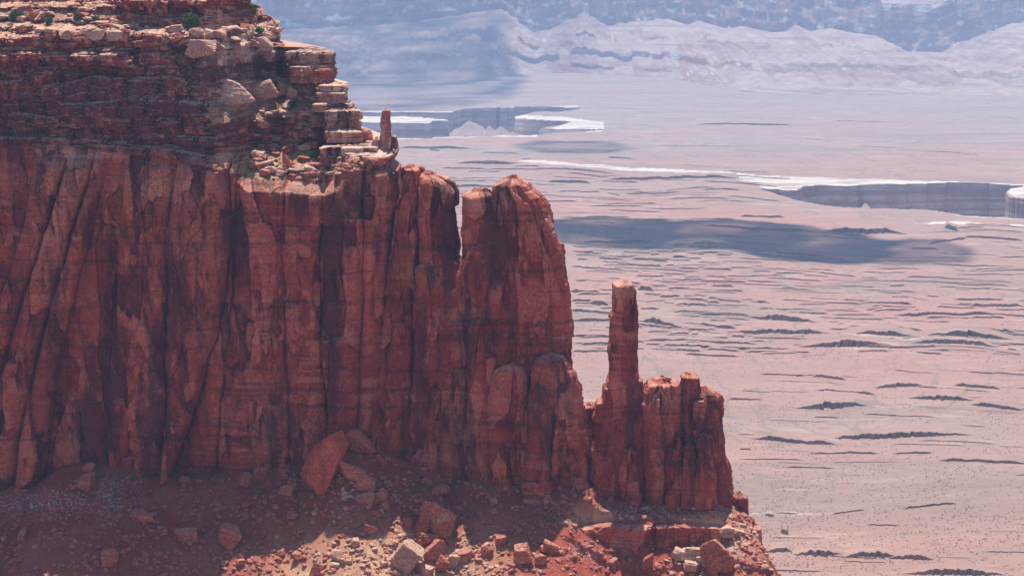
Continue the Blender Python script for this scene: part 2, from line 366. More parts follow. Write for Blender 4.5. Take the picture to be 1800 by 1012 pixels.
# ledges: tread line (u, v)..., set-back width per u, and vertical extent hs of the set-back (m); deb = debris slope
LEDGES = [
    (dict(line=[(-300, 252), (0, 247), (120, 240), (200, 250), (300, 262), (440, 288), (470, 290), (700, 292)], w=[(-300, -2.2), (380, -2.5), (440, 0.5), (700, 0.5)], hs=1.0, deb=0)),
    (dict(line=[(-300, 236), (120, 232), (300, 246), (400, 262), (700, 280)], w=[(-300, 2.6), (200, 2.4), (380, 2.4), (430, .3), (700, .0)], hs=.5, deb=0)),
    (dict(line=[(-300, 300), (430, 300), (460, 318), (520, 322), (580, 326), (612, 318), (640, 300), (700, 300)], w=[(-300, 0), (430, 0), (450, 5), (600, 6), (625, 1), (640, 0), (700, 0)], hs=4.0, deb=.15)),
    (dict(line=[(-300, 300), (430, 292), (480, 302), (600, 300), (625, 285), (700, 285)], w=[(-300, 0), (405, 0), (455, 15), (560, 20), (590, 8), (620, 0), (700, 0)], hs=10.0, deb=1)),
    (dict(line=[(-300, 255), (560, 258), (600, 256), (640, 257), (700, 262)], w=[(-300, 0), (565, 0), (585, 9), (640, 11), (700, 6)], hs=1.4, deb=0)),
    (dict(line=[(-300, 205), (380, 212), (440, 205), (520, 204), (560, 203), (640, 200)], w=[(-300, 0.8), (380, 1), (430, 10), (560, 11), (585, 4), (640, 1.5)], hs=6.5, deb=.85)),
    (dict(line=[(-300, 218), (500, 220), (570, 225), (640, 230)], w=[(-300, -.8), (400, -1.), (640, -1.)], hs=2, deb=0)),
    (dict(line=[(-300, 165), (200, 160), (380, 175), (450, 178), (640, 178)], w=[(-300, 1.2), (300, 1.5), (400, 3), (560, 3), (640, 1.5)], hs=1.5, deb=0)),
    (dict(line=[(-300, 130), (200, 132), (380, 140), (450, 152), (640, 152)], w=[(-300, 1.2), (380, 2), (450, 5), (590, 4), (640, 2)], hs=4.5, deb=.3)),
    (dict(line=[(-300, 115), (640, 120)], w=[(-300, -1.0), (640, -1.2)], hs=1.5, deb=0)),
    (dict(line=[(-300, 92), (200, 92), (420, 96), (520, 88), (640, 88)], w=[(-300, 1.0), (380, 1.5), (480, 2), (520, 7), (640, 7)], hs=1.0, deb=0)),
    (dict(line=[(-300, 66), (60, 66), (120, 60), (230, 58), (300, 60), (520, 62)], w=[(-300, 6), (60, 6), (110, 2), (300, 2.5), (400, 4), (520, 3)], hs=2.5, deb=.1)),
    (dict(line=[(-300, 48), (60, 48), (220, 54), (300, 55), (420, 56), (520, 46)], w=[(-300, 12), (200, 12), (260, 4), (300, 8), (420, 9), (520, 4)], hs=2.2, deb=.15)),
    (dict(line=[(-300, 34), (60, 36), (140, 38), (240, 44), (300, 40), (520, 24)], w=[(-300, 6), (180, 6), (260, 2), (300, 2), (520, 2)], hs=3.5, deb=.8)),
    (dict(line=[(-300, 14), (0, 14), (180, 12), (300, 18), (440, 16), (520, 12)], w=[(-300, 7), (180, 5), (220, -2), (440, -2), (520, 2)], hs=2.0, deb=.2)),
    (dict(line=[(-300, 0), (520, -2)], w=[(-300, 6), (520, 4)], hs=1.0, deb=.2)),
    (dict(line=[(-300, -28), (520, -30)], w=[(-300, 6), (520, 6)], hs=1.0, deb=.2)),
]
BUTT = [  # separators: u at v = 280, 400, 560, 700, 820 ; offset of the strip to the right of it (m)
    ((-300, -300, -300, -300, -300), 0.0), ((96, 70, 22, -20, -60), 2.0), ((150, 112, 62, 20, -10), 3.2), ((196, 158, 112, 78, 60), 2.2), ((214, 186, 150, 120, 105), -2.8),
    ((250, 240, 228, 222, 215), 1.6), ((338, 322, 322, 318, 310), 3.4), ((425, 432, 405, 362, 318), -0.6), ((440, 436, 425, 410, 400), 0.6), ((520, 515, 520, 527, 530), -0.4), ((590, 582, 580, 592, 596), 1.6), ((650, 650, 648, 640, 636), 0.2), ((700, 700, 690, 690, 690), 0.0)]
def butt(U, V_):
    vk = [280, 400, 560, 700, 820]
    wob = 7 * fbm(V_ / 60, U * 0 + 3.3, U / 400, 4)
    seps = [np.interp(V_, vk, s) for s, _ in BUTT]
    out = np.zeros(U.shape); Uw = U + wob
    for k in range(len(BUTT) - 1):
        l, r = seps[k], seps[k + 1]; m = (Uw >= l) & (Uw < r)
        t = np.clip((Uw - l) / np.maximum(r - l, 1), 0, 1)
        val = BUTT[k][1] * (1 - np.abs(2 * t - 1) ** 5 * 0.55) + 1.3 * (1 - (2 * t - 1) ** 4)
        out = np.where(m, val, out)
    for s in seps[1:-1]: out -= .8 * np.exp(-((Uw - s) / 1.8) ** 2) * sstep(-0.3, 0.3, noise(V_ / 90, s / 30))
    return out * 1.7 * sstep(255, 285, V_)

def build_mesa_cliff():
    sil = [(-60, 430), (-2, 446), (8, 450), (12, 470), (25, 476), (35, 500), (42, 508), (56, 501), (64, 508), (84, 508), (86, 580), (108, 587), (112, 590), (138, 586), (145, 578), (147, 605), (163, 607), (176, 610), (186, 622), (196, 628), (226, 630), (230, 642), (246, 648), (248, 694), (262, 700), (286, 696), (292, 704), (345, 706), (362, 697), (440, 690), (600, 690), (930, 690)]
    sil = np.array(sil, float); D = DM
    z_of = lambda v: at(900, v, D)[2]
    zs = np.arange(float(z_of(930)), float(z_of(-60)), 0.33)
    zk = z_of(sil[:, 0])[::-1]
    uR = np.interp(zs, zk, sil[::-1, 1]); vs = np.interp(zs, zk, sil[::-1, 0])
    xR = at(uR, vs, D)[0] ; xL = float(at(-260, 500, D)[0])
    a = (xR - xL) / 2; xc = (xR + xL) / 2; a0 = float(np.median(a)); N = 1150
    cx, cy, nx, ny = contour(9.0, N, a0, BM, 5.0)
    ds = np.hypot(np.diff(np.append(cx, cx[0])) * a0, np.diff(np.append(cy, cy[0])) * BM)
    s = np.concatenate([[0], np.cumsum(ds)[:-1]])
    # keep x fixed along the face for the columns: x from the widest section, then clipped to each level's right end
    X = xc[:, None] + a[:, None] * cx[None]
    Y = D + BM * np.where(cy > 0, 3.4 * cy, cy)[None] + 0 * X; Z = zs[:, None] + 0 * X
    U, V_ = uv_of(X, np.full_like(X, D - BM), Z)
    U, V_ = uv_of(X, np.full_like(X, D), Z)
    frontm = sstep(0.0, -0.5, ny)[None]
    # recession by ledges
    Rr = np.zeros(X.shape); deb = np.zeros(X.shape)
    jit = 5.5 * fbm(X / 9, Z / 40, 2.2, 4) + 5.0 * (vor(X / 6 + 3, Z * 0 + 0.5, 51)[2] - 0.5)
    for i, L in enumerate(LEDGES):
        lu, lv = zip(*L['line']); wu, ww = zip(*L['w'])
        vl = np.interp(U, lu, lv) + jit * (0.6 if L['deb'] < 0.5 else 0.8)
        zl = z_of(vl); wid = np.interp(U, wu, ww) * (1 + .15 * sstep(400, 460, U)) * (1 + 0.5 * fbm(X / 12, i * 3.1, 0.5, 3))
        q = np.clip((Z - zl) / L['hs'], 0, 1)
        Rr += wid * q
        if L['deb']:
            hh = L['hs']; qq = (Z - zl) / hh
            deb = np.maximum(deb, L['deb'] * sstep(-0.05, 0.1, qq) * sstep(1.15, 0.85, qq) * sstep(1.5, 5, np.abs(wid) + 2.5 * fbm(X / 4, Z / 3, i, 3)))
    cap = sstep(0, 1, (Z - z_of(np.interp(U, [-300, 120, 440, 700], [250, 244, 286, 290]))) / 1.5)
    d, tone = relief(X * 1.0 + 0 * Z, Z, 1, 0.62, 0.4, 1.0); d = d * (1 - cap)
    # thin-bedded, blocky cap
    zc = Z + 1.2 * fbm(X / 25, Z / 25, 8.1, 3) + 2.6 * noise(Z / 5.5, 0.3, X / 60)
    lw = sstep(440, 380, U) * sstep(65, 90, V_)                 # the left face of the cap is one massive, stained wall
    for (wx, wz, am, sd_) in ((11.0, 6.2, 2.1, 61), (3.6, 2.1, 1.2, 71), (1.5, 0.9, 0.5, 81)):
        am = am * (1 - lw * (-0.5 if wx > 10 else 0.35))
        row = np.floor(zc / wz + 0.25 * noise(X / 13, sd_)); 
        f1, e, c = vor(X / wx + row * 0.37 + 0.2 * noise(X, Z), row * 1.0 + 0.5, sd_); tone = tone * (1 - .45 * cap) + .45 * cap * (.5 + (c - .5) * (1 - .5 * lw))
        fr = (zc / wz + 0.25 * noise(X / 13, sd_)) % 1.0
        d += cap * am * ((c - 0.5) * 1.2 + 0.5 * noise(row * 1.7, X / 15, sd_) - 0.5 * np.exp(-(e / 0.08) ** 2) - 0.35 * np.maximum(0, 1 - fr / 0.22) - 0.25 * np.maximum(0, (fr - 0.85) / 0.15))
    d += cap * 0.25 * fbm(X / 0.9, Z / 0.7, 3.3, 4)
    d *= (1 - 0.75 * deb)
    d += deb * (0.5 * fbm(X / 2, Z / 1.5, 4.0, 4))
    B = butt(U, V_) * frontm
    X2 = X + nx[None] * d * np.where(np.abs(nx)[None] > 0.6, 0.45, 1); Y2 = Y + ny[None] * (d + B) + Rr * np.clip(1 - (Y - (D - BM)) / (4.4 * BM), 0, 1)
    X2 = X2 - np.maximum(0, Y2 - (D - 4) - 12) * .30 * sstep(.5, 1., cx)[None]
    Y2 = Y2 - 0.05 * (X2 - xR.max())
    lid = []
    mx, my = X2[-1].mean(), Y2[-1].mean()
    for q in (0.9, 0.6, 0.2): lid.append((mx + (X2[-1] - mx) * q, my + (Y2[-1] - my) * q, np.full(N, Z[-1, 0] + 0.4)))
    for l in lid: X2 = np.vstack([X2, l[0][None]]); Y2 = np.vstack([Y2, l[1][None]]); Z = np.vstack([Z, l[2][None]])
    padr = lambda A: np.vstack([A, np.repeat(A[-1:], 3, 0)])
    at_ = {'varnish': stain(VARN, padr(U), padr(V_)), 'pale': stain(PALE, padr(U), padr(V_)), 'debris': padr(np.clip(deb, 0, 1)), 'tone': padr(tone)}
    V = np.stack([X2, Y2, Z], -1).reshape(-1, 3); Fq = grid_faces(X2.shape[0], N, True)
    nwall = int(np.searchsorted(zs, float(z_of(265))))
    base = (float(at(300, 840, D)[0]), D - BM, float(z_of(845)))
    root = empty('mesa_cliff', base)
    tag(root, 'broad red sandstone cliff with stepped ledges on top, filling the left half', 'cliff')
    nf = (nwall) * N
    def sub(name, f0, f1, mat):
        q = Fq[f0:f1]; lo, hi = q.min(), q.max() + 1
        return mesh(name, V[lo:hi], q - lo, mat, {k: a.reshape(-1)[lo:hi] for k, a in at_.items()}, False, root)
    sub('sheer_wall', 0, nf, M_wall)
    sub('ledge_cap', nf, len(Fq), M_cap)
    return root
cliff = build_mesa_cliff()

FACE = DM - BM     # y of the main face at its right end (634)
# ------------------------------------------------------------------ towers in front of and beyond the cliff
def tower(name, label, cat, parts, base_uv, D):
    b = at(base_uv[0], base_uv[1], D); root = empty(name, (float(b[0]), float(D), float(b[2])))
    tag(root, label, cat)
    for (pn, sil, dd, bb, seed, kw) in parts:
        rock_mass(pn, sil, D + dd, bb, seed, parent=root, **kw)
    return root

tower('rock_tower', 'tall twin-topped red rock tower joined to the cliff by a dark vertical crack', 'rock tower', [
    ('pillar', [(291, 712, 722), (294, 709, 738), (304, 708, 742), (345, 704, 740), (380, 698, 737), (450, 688, 737), (560, 672, 737), (700, 652, 731), (840, 648, 728)], 1, 9, 2, dict(topround=.5, amp=.35, n_exp=4)),
    ('pillar', [(303, 742, 764), (308, 738, 776), (318, 736, 788), (335, 736, 798), (370, 736, 795), (400, 737, 799), (430, 738, 804), (450, 738, 803), (458, 738, 813), (560, 736, 822), (700, 730, 828), (850, 728, 836)], 0, 11, 3, dict(topround=1.2, amp=.4, n_exp=3.4)),
    ('buttress', [(462, 734, 764), (470, 732, 772), (520, 731, 775), (600, 728, 772), (700, 724, 766), (850, 722, 765)], -10, 4, 4, dict(topround=.8, amp=.4)),
    ('buttress', [(565, 690, 715), (580, 686, 722), (660, 678, 724), (780, 672, 726), (840, 670, 728)], -8, 4, 5, dict(topround=1, amp=.5, mid=1.3)),
    ('buttress', [(645, 790, 825), (665, 784, 836), (740, 776, 842), (850, 766, 842)], -9, 4, 6, dict(topround=1, amp=.4)),
], (740, 850), 645)

tower('rock_fin', 'highest free-standing red rock fin with a rounded summit and a narrow pale left shoulder', 'rock tower', [
    ('pillar', [(334, 822, 868), (338, 814, 872), (350, 816, 872), (400, 816, 872), (445, 815, 868), (462, 808, 866), (520, 812, 862), (640, 816, 850), (850, 822, 850)], 0, 7, 7, dict(topround=1.0, amp=.25, toprough=1.6, n_exp=4)),
    ('pillar', [(311, 888, 914), (318, 880, 917), (323, 870, 925), (333, 868, 934), (345, 866, 950), (360, 866, 960), (385, 864, 967), (430, 862, 981), (470, 856, 991), (520, 850, 998), (600, 842, 1001), (645, 838, 1005), (760, 836, 1010), (855, 834, 1012)], 1, 11, 8, dict(topround=1.0, amp=.4, n_exp=3.4, toprough=1.2)),
    ('buttress', [(640, 884, 915), (652, 872, 922), (700, 866, 925), (850, 858, 925)], -11, 4, 9, dict(topround=1, amp=.4, mid=1.3)),
    ('buttress', [(562, 826, 860), (580, 824, 866), (700, 820, 868), (850, 818, 870)], -8, 4, 10, dict(topround=.6, amp=.4)),
    ('buttress', [(785, 875, 895), (792, 870, 902), (830, 868, 905), (860, 866, 906)], -15, 3, 11, dict(topround=1, amp=.2)),
], (915, 850), 641)

tower('rock_shoulder', 'lower rounded rock shoulder with pale knobs leaning on the right foot of the fin', 'rock tower', [
    ('pillar', [(622, 952, 980), (628, 948, 992), (650, 940, 996), (700, 930, 992), (760, 924, 988), (858, 920, 984)], 0, 6, 12, dict(topround=1.2, amp=.4)),
    ('pillar', [(647, 994, 1007), (655, 990, 1013), (662, 991, 1014), (680, 986, 1020), (700, 980, 1024), (760, 982, 1028), (858, 980, 1034)], -1, 5, 13, dict(topround=1.0, amp=.3, toprough=1.)),
    ('buttress', [(680, 934, 962), (700, 928, 966), (800, 924, 968), (860, 920, 968)], -8, 3, 14, dict(topround=1.4, amp=.3)),
], (975, 858), 628)

tower('rock_saddle', 'low broken rock wall filling the gap left of the slender spire', 'rock wall', [
    ('wall_block', [(709, 1028, 1046), (714, 1024, 1052), (722, 1022, 1056), (740, 1020, 1060), (860, 1018, 1070)], 2, 4.5, 15, dict(topround=.4, amp=.3, toprough=1.4, mid=1.4)),
], (1040, 860), 634)

tower('rock_spire', 'slender finger-like rock spire with a flat pale cap', 'rock spire', [
    ('shaft', [(494, 1084, 1111), (499, 1079, 1113), (512, 1078, 1119), (522, 1077, 1118), (545, 1076, 1119), (556, 1071, 1118), (598, 1072, 1118), (604, 1071, 1119), (640, 1071, 1121), (664, 1070, 1122), (667, 1069, 1129), (700, 1068, 1131), (790, 1064, 1132), (885, 1056, 1134)], 0, 5.2, 16, dict(topround=.6, amp=.06, mid=.5, strata=.2, dz=.28, n_exp=6)),
    ('pillar', [(676, 1062, 1074), (682, 1061, 1076), (702, 1059, 1078), (705, 1049, 1079), (722, 1047, 1080), (726, 1044, 1080), (880, 1041, 1082)], 0, 5.5, 17, dict(topround=.3, amp=.15, n_exp=5)),
    ('buttress', [(787, 1098, 1116), (795, 1094, 1120), (840, 1092, 1122), (885, 1090, 1124)], -6.5, 2.6, 18, dict(topround=1, amp=.2)),
    ('flake', [(602, 1070, 1078), (610, 1069, 1082), (628, 1069, 1081), (634, 1070, 1079)], -4.2, 1.6, 19, dict(topround=.6, amp=.1, vbot=650)),
], (1095, 885), 630)

tower('rock_tower', 'blocky rock tower with a lumpy top between the spire and the square-headed tower', 'rock tower', [
    ('pillar', [(667, 1146, 1176), (671, 1139, 1190), (684, 1132, 1195), (720, 1132, 1196), (760, 1131, 1197), (890, 1130, 1200)], 0, 7, 20, dict(topround=.5, amp=.2, toprough=1.6, n_exp=6)),
    ('summit_block', [(661, 1158, 1170), (665, 1154, 1174), (676, 1150, 1178)], 0, 2.4, 21, dict(topround=.4, amp=.1, vbot=684)),
    ('buttress', [(762, 1186, 1194), (772, 1180, 1197), (800, 1175, 1198), (890, 1172, 1200)], -8.5, 2.8, 22, dict(topround=.8, amp=.2)),
], (1165, 890), 629)

tower('rock_tower', 'end tower of the ridge with a square red head and a stepped right edge', 'rock tower', [
    ('summit_block', [(656, 1200, 1217), (659, 1197, 1224), (668, 1197, 1228), (684, 1197, 1230), (705, 1198, 1228), (760, 1200, 1228), (890, 1198, 1230)], 0, 5, 23, dict(topround=.3, amp=.1, mid=.7, n_exp=6)),
    ('pillar', [(681, 1230, 1246), (686, 1222, 1258), (696, 1220, 1266), (720, 1220, 1269), (760, 1220, 1271), (800, 1220, 1274), (890, 1218, 1280)], -1, 6.5, 24, dict(topround=1.4, amp=.2, n_exp=3.5)),
    ('buttress', [(800, 1262, 1276), (815, 1260, 1281), (840, 1260, 1284), (870, 1258, 1288), (905, 1256, 1290)], -1, 5, 25, dict(topround=.8, amp=.2)),
    ('buttress', [(780, 1203, 1222), (800, 1200, 1226), (890, 1196, 1230)], -8, 2.4, 26, dict(topround=1, amp=.2)),
    ('buttress', [(762, 1228, 1250), (775, 1225, 1254), (890, 1222, 1258)], -9, 2.4, 27, dict(topround=1, amp=.25)),
    ('buttress', [(866, 1292, 1306), (870, 1287, 1311), (900, 1284, 1312), (915, 1284, 1313)], -1, 4, 28, dict(topround=.6, amp=.2, vbot=960)),
], (1240, 900), 627)

tower('rock_outcrop', 'small stack of broken red blocks on the slope edge beyond the end tower', 'rock outcrop', [
    ('block', [(909, 1311, 1322), (913, 1308, 1326), (925, 1308, 1327), (1000, 1306, 1330)], 0, 3, 29, dict(topround=.3, amp=.2, vbot=1010)),
    ('block', [(921, 1326, 1332), (926, 1322, 1334), (934, 1320, 1333), (950, 1318, 1335), (1000, 1316, 1340)], -1, 3, 30, dict(topround=.4, amp=.3, vbot=1010)),
    ('block', [(950, 1292, 1318), (955, 1288, 1324), (1000, 1284, 1326)], -4, 3, 31, dict(topround=.5, amp=.3, vbot=1010)),
], (1320, 1000), 622)

tower('rock_band', 'low horizontal band of dark red rock running under the spire and end towers', 'rock ledge', [
    ('ledge', [(916, 1046, 1262), (921, 1030, 1284), (932, 1018, 1290), (944, 1012, 1294), (985, 1008, 1300)], 0, 4.0, 35, dict(topround=.4, amp=.3, mid=1.0, strata=1.1, n_exp=6, vbot=985, toprough=1.2)),
], (1150, 960), 610.5)

tower('rock_pinnacle', 'little finger of stacked rock standing alone on the right end of the pale ledge', 'rock pinnacle', [
    ('shaft', [(192, 673, 684), (196, 671, 686), (203, 671, 686), (207, 669, 686), (222, 669, 687), (232, 671, 686), (236, 669, 688), (240, 667, 696), (252, 664, 699)], 0, 1.7, 32, dict(topround=.25, amp=.05, mid=.3, strata=.2, dz=.22, vbot=262, mat=M_cap)),
    ('block', [(238, 686, 692), (241, 684, 697), (252, 682, 699)], -.5, 1.6, 33, dict(topround=.3, amp=.05, mid=.3, dz=.22, vbot=262, mat=M_cap)),
    ('block', [(243, 658, 666), (246, 656, 670), (254, 652, 672)], -1, 1.5, 34, dict(topround=.3, amp=.05, mid=.3, dz=.22, vbot=262, mat=M_cap)),
], (681, 252), 650)

# ------------------------------------------------------------------ talus slope (height field round the foot of the ridge)
FOOT = [(-260, 860), (0, 848), (60, 852), (110, 822), (200, 815), (300, 835), (400, 832), (500, 815), (530, 822), (600, 790), (650, 790), (720, 815), (800, 850), (870, 842), (930, 857), (1030, 852), (1060, 878), (1150, 890), (1250, 882), (1300, 902), (1420, 940)]
fu, fv = map(np.array, zip(*FOOT))
fy = np.interp(fu, [-260, 650, 700, 1000, 1420], [640, 633, 632, 622, 618])
fx, _, fz = at(fu, fv, fy)
EDGE = [(900, 1300), (925, 1325), (950, 1336), (1012, 1362), (1200, 1470)]
def talus_z(x, y, detail=True):
    zf = np.interp(x, fx, fz); yf = np.interp(x, fx, fy)
    s = yf - y                                    # metres out from the wall foot
    sf = np.maximum(s, 0)
    slope = 0.52 + 0.06 * noise(x / 60, 4.4)
    z = zf - slope * sf - np.maximum(0, sf - 90) * 0.1 + np.minimum(0, s + 22) * 0.9 + np.clip(-s, 0, 22) * 0.05
    if detail:
        d = (x - 0.7 * s)
        g = 1.9 * fbm(d / 24, s / 60, 1.0, 4) + 0.8 * fbm(x / 7, y / 9, 2.0, 4) + 0.35 * fbm(x / 1.6, y / 1.8, 3.0, 4)
        z = z + g * sstep(0, 14, s)
        # rock heap under the leaning slab and the knoll of boulders below the twin tower
        hx, _, _ = at(600, 850, 620); z = z + 5.0 * np.exp(-(((x - hx) / 16) ** 2 + ((s - 12) / 12) ** 2))
        # small cliff bands under the right-hand towers
        xb = at(1010, 930, 610)[0]
        m = sstep(xb - 3, xb + 3, x) * (1 - sstep(at(1255, 930, 610)[0], at(1290, 930, 610)[0], x))
        m2 = sstep(at(985, 960, 600)[0], at(1000, 960, 600)[0], x)
        sl = s + 1.6 * fbm(x / 5, 7.7, y / 30, 4)
        z = z - m * 7.5 * sstep(10.5, 11.3, sl) + m * 3.4 * sstep(3, 10.2, sl) - m * 1.2 * np.exp(-((sl - 13) / 2.0) ** 2) 
        z = z - m2 * 1.6 * sstep(22.5, 23.1, sl + 1.2 * noise(x / 3, 1.1)) 
        z = z + m * 1.3 * (vor(x / 3.2, y / 2.2 + 7, 95)[2] - .5) * sstep(8, 11, sl) * sstep(26, 20, sl)
    # outer edge of the spur: the ground falls away to the right
    ve = np.interp(z, np.sort(at(900, np.array([900., 1200.]), 610)[2]), [1200, 900])
    ue = np.interp(ve, [e[0] for e in EDGE], [e[1] for e in EDGE])
    xe = at(ue, ve, 610)[0] + 1.5 * fbm(y / 6, z / 5, 6.0, 3)
    over = np.maximum(0, x - xe)
    z = z - over * 1.9 - np.minimum(over, 1.2) * 1.5
    z = z - np.maximum(0, -s - 20 - 0 * x) * 0.4
    return np.maximum(z, -6)
def build_talus():
    x1 = np.arange(-260, 160, 0.42); y1 = np.concatenate([np.arange(330, 545, 1.6), np.arange(545, 650, 0.42), np.arange(650, 1200, 5)])
    x1 = np.concatenate([np.arange(-700, -260, 8.0), x1, np.arange(160, 560, 4.0)])
    X, Y = np.meshgrid(x1, y1); Z = talus_z(X, Y)
    u, v = uv_of(X, Y, Z)
    chips = np.maximum.reduce([np.exp(-(((u - a) / ru) ** 2 + ((v - b) / rv) ** 2)) for a, b, ru, rv in ((70, 885, 80, 16), (190, 875, 22, 30), (1030, 968, 26, 14), (1130, 900, 60, 14), (1270, 970, 30, 20))])
    sun_patch = 1.0 * np.maximum.reduce([np.exp(-(((u - a) / ru) ** 2 + ((v - b) / rv) ** 2)) for a, b, ru, rv in ((700, 985, 210, 60), (1260, 940, 70, 50), (1035, 915, 40, 20), (540, 1010, 80, 30))])  # mask of the sunlit patches, paints sunlight into the soil
    shale = np.clip(sstep(960, 1000, u + 0 * v) * sstep(905, 950, v) * sstep(1300, 1200, u) + np.exp(-(((u - 1020) / 60) ** 2 + ((v - 990) / 40) ** 2)), 0, 1)
    V = np.stack([X, Y, Z], -1).reshape(-1, 3)
    return tag(mesh('talus_slope', V, grid_faces(*X.shape), M_soil, {'chips': chips, 'sun_patch': sun_patch, 'shale': shale}, False), kind='structure')
talus = build_talus()

# ------------------------------------------------------------------ rocks
def ico(sub):
    import bmesh
    bm = bmesh.new(); bmesh.ops.create_icosphere(bm, subdivisions=sub, radius=1)
    v = np.array([p.co[:] for p in bm.verts]); f = np.array([[q.index for q in p.verts] for p in bm.faces]); bm.free(); return v, f
ICO = {k: ico(k) for k in (1, 2, 3, 4, 5)}
def rock_shape(sub, rng, dims=(1, 1, 1), blocky=True, rough=0.10):
    v, f = ICO[sub]
    n = rng.normal(size=(9, 3)); n /= np.linalg.norm(n, axis=1)[:, None]
    d = rng.uniform(0.62, 1.0, 9)
    n = np.vstack([n, np.eye(3), -np.eye(3)]); d = np.concatenate([d, np.full(6, 1.0)])
    if blocky:
        ax = np.array([[1, 0, 0], [-1, 0, 0], [0, 1, 0], [0, -1, 0], [0, 0, 1], [0, 0, -1]], float) + rng.normal(scale=0.26, size=(6, 3))
        n = np.vstack([ax / np.linalg.norm(ax, axis=1)[:, None], n[:7]]); d = np.concatenate([rng.uniform(.62, .8, 6), rng.uniform(0.72, 1.05, 7)])
    q = np.maximum(v @ n.T, 0.05) / d[None]
    r = 1.0 / (np.sum(q ** 26, 1) ** (1 / 26))
    p = v * r[:, None]
    if sub >= 3:
        o = rng.uniform(0, 50)
        p = p * (1 + rough * fbm(p[:, 0] * 2.2 + o, p[:, 1] * 2.2, p[:, 2] * 3.5, 5))[:, None]
        p[:, :] *= 1 - 0.03 * (np.abs(((p[:, 2] * 3.1 + o) % 1) - .5) < .08)[:, None]
    return p * np.array(dims) / 0.75 * 0.5, f
def rotm(ax, ay, az):
    cx_, sx = math.cos(ax), math.sin(ax); cy_, sy = math.cos(ay), math.sin(ay); cz, sz = math.cos(az), math.sin(az)
    return np.array([[cz, -sz, 0], [sz, cz, 0], [0, 0, 1]]) @ np.array([[cy_, 0, sy], [0, 1, 0], [-sy, 0, cy_]]) @ np.array([[1, 0, 0], [0, cx_, -sx], [0, sx, cx_]])
bpy.context.view_layer.update()
DG = bpy.context.evaluated_depsgraph_get()
def hit(u, v):
    a = (u - 900.0) / F; b = (506.0 - v) / F
    d = Vector((a, cp + b * sp, -sp + b * cp)).normalized()
    ok, loc, nrm, idx, ob, _ = sc.ray_cast(DG, Vector(CAM), d, distance=1500)
    return (loc, nrm, ob) if ok else (None, None, None)
def boulder(name, u, v, wpx, hpx, label, mat=None, depth=None, tilt=0.0, yaw=0.3, group=None, cat='boulder', sub=5, seed=None, blocky=True, sink=0.12, lean=0.0, parts=None):
    """u, v: middle of the rock's foot in the photo"""
    loc, nrm, ob = hit(u, v)
    if loc is None: return None
    k = loc.y / F / cp; W, H = wpx * k, hpx * k; Dp = depth or W * 0.8
    rng = np.random.default_rng(seed if seed is not None else int(u * 13 + v * 7))
    p, f = rock_shape(sub, rng, (W, Dp, H), blocky)
    M = rotm(lean, 0, 0) @ rotm(0, tilt, 0) @ rotm(0, 0, yaw); p = p @ M.T
    zmin = p[:, 2].min(); hh = p[:, 2].max() - zmin
    p[:, 2] += -zmin - sink * hh
    p[:, 1] += 0.15 * Dp
    n = len(p); o = mesh(name, p, f, mat or M_boulder, {'pale': np.zeros(n), 'varnish': np.zeros(n), 'debris': np.zeros(n), 'tone': np.full(n, .6)}, False)
    o.location = loc
    tag(o, label, cat, group); return o

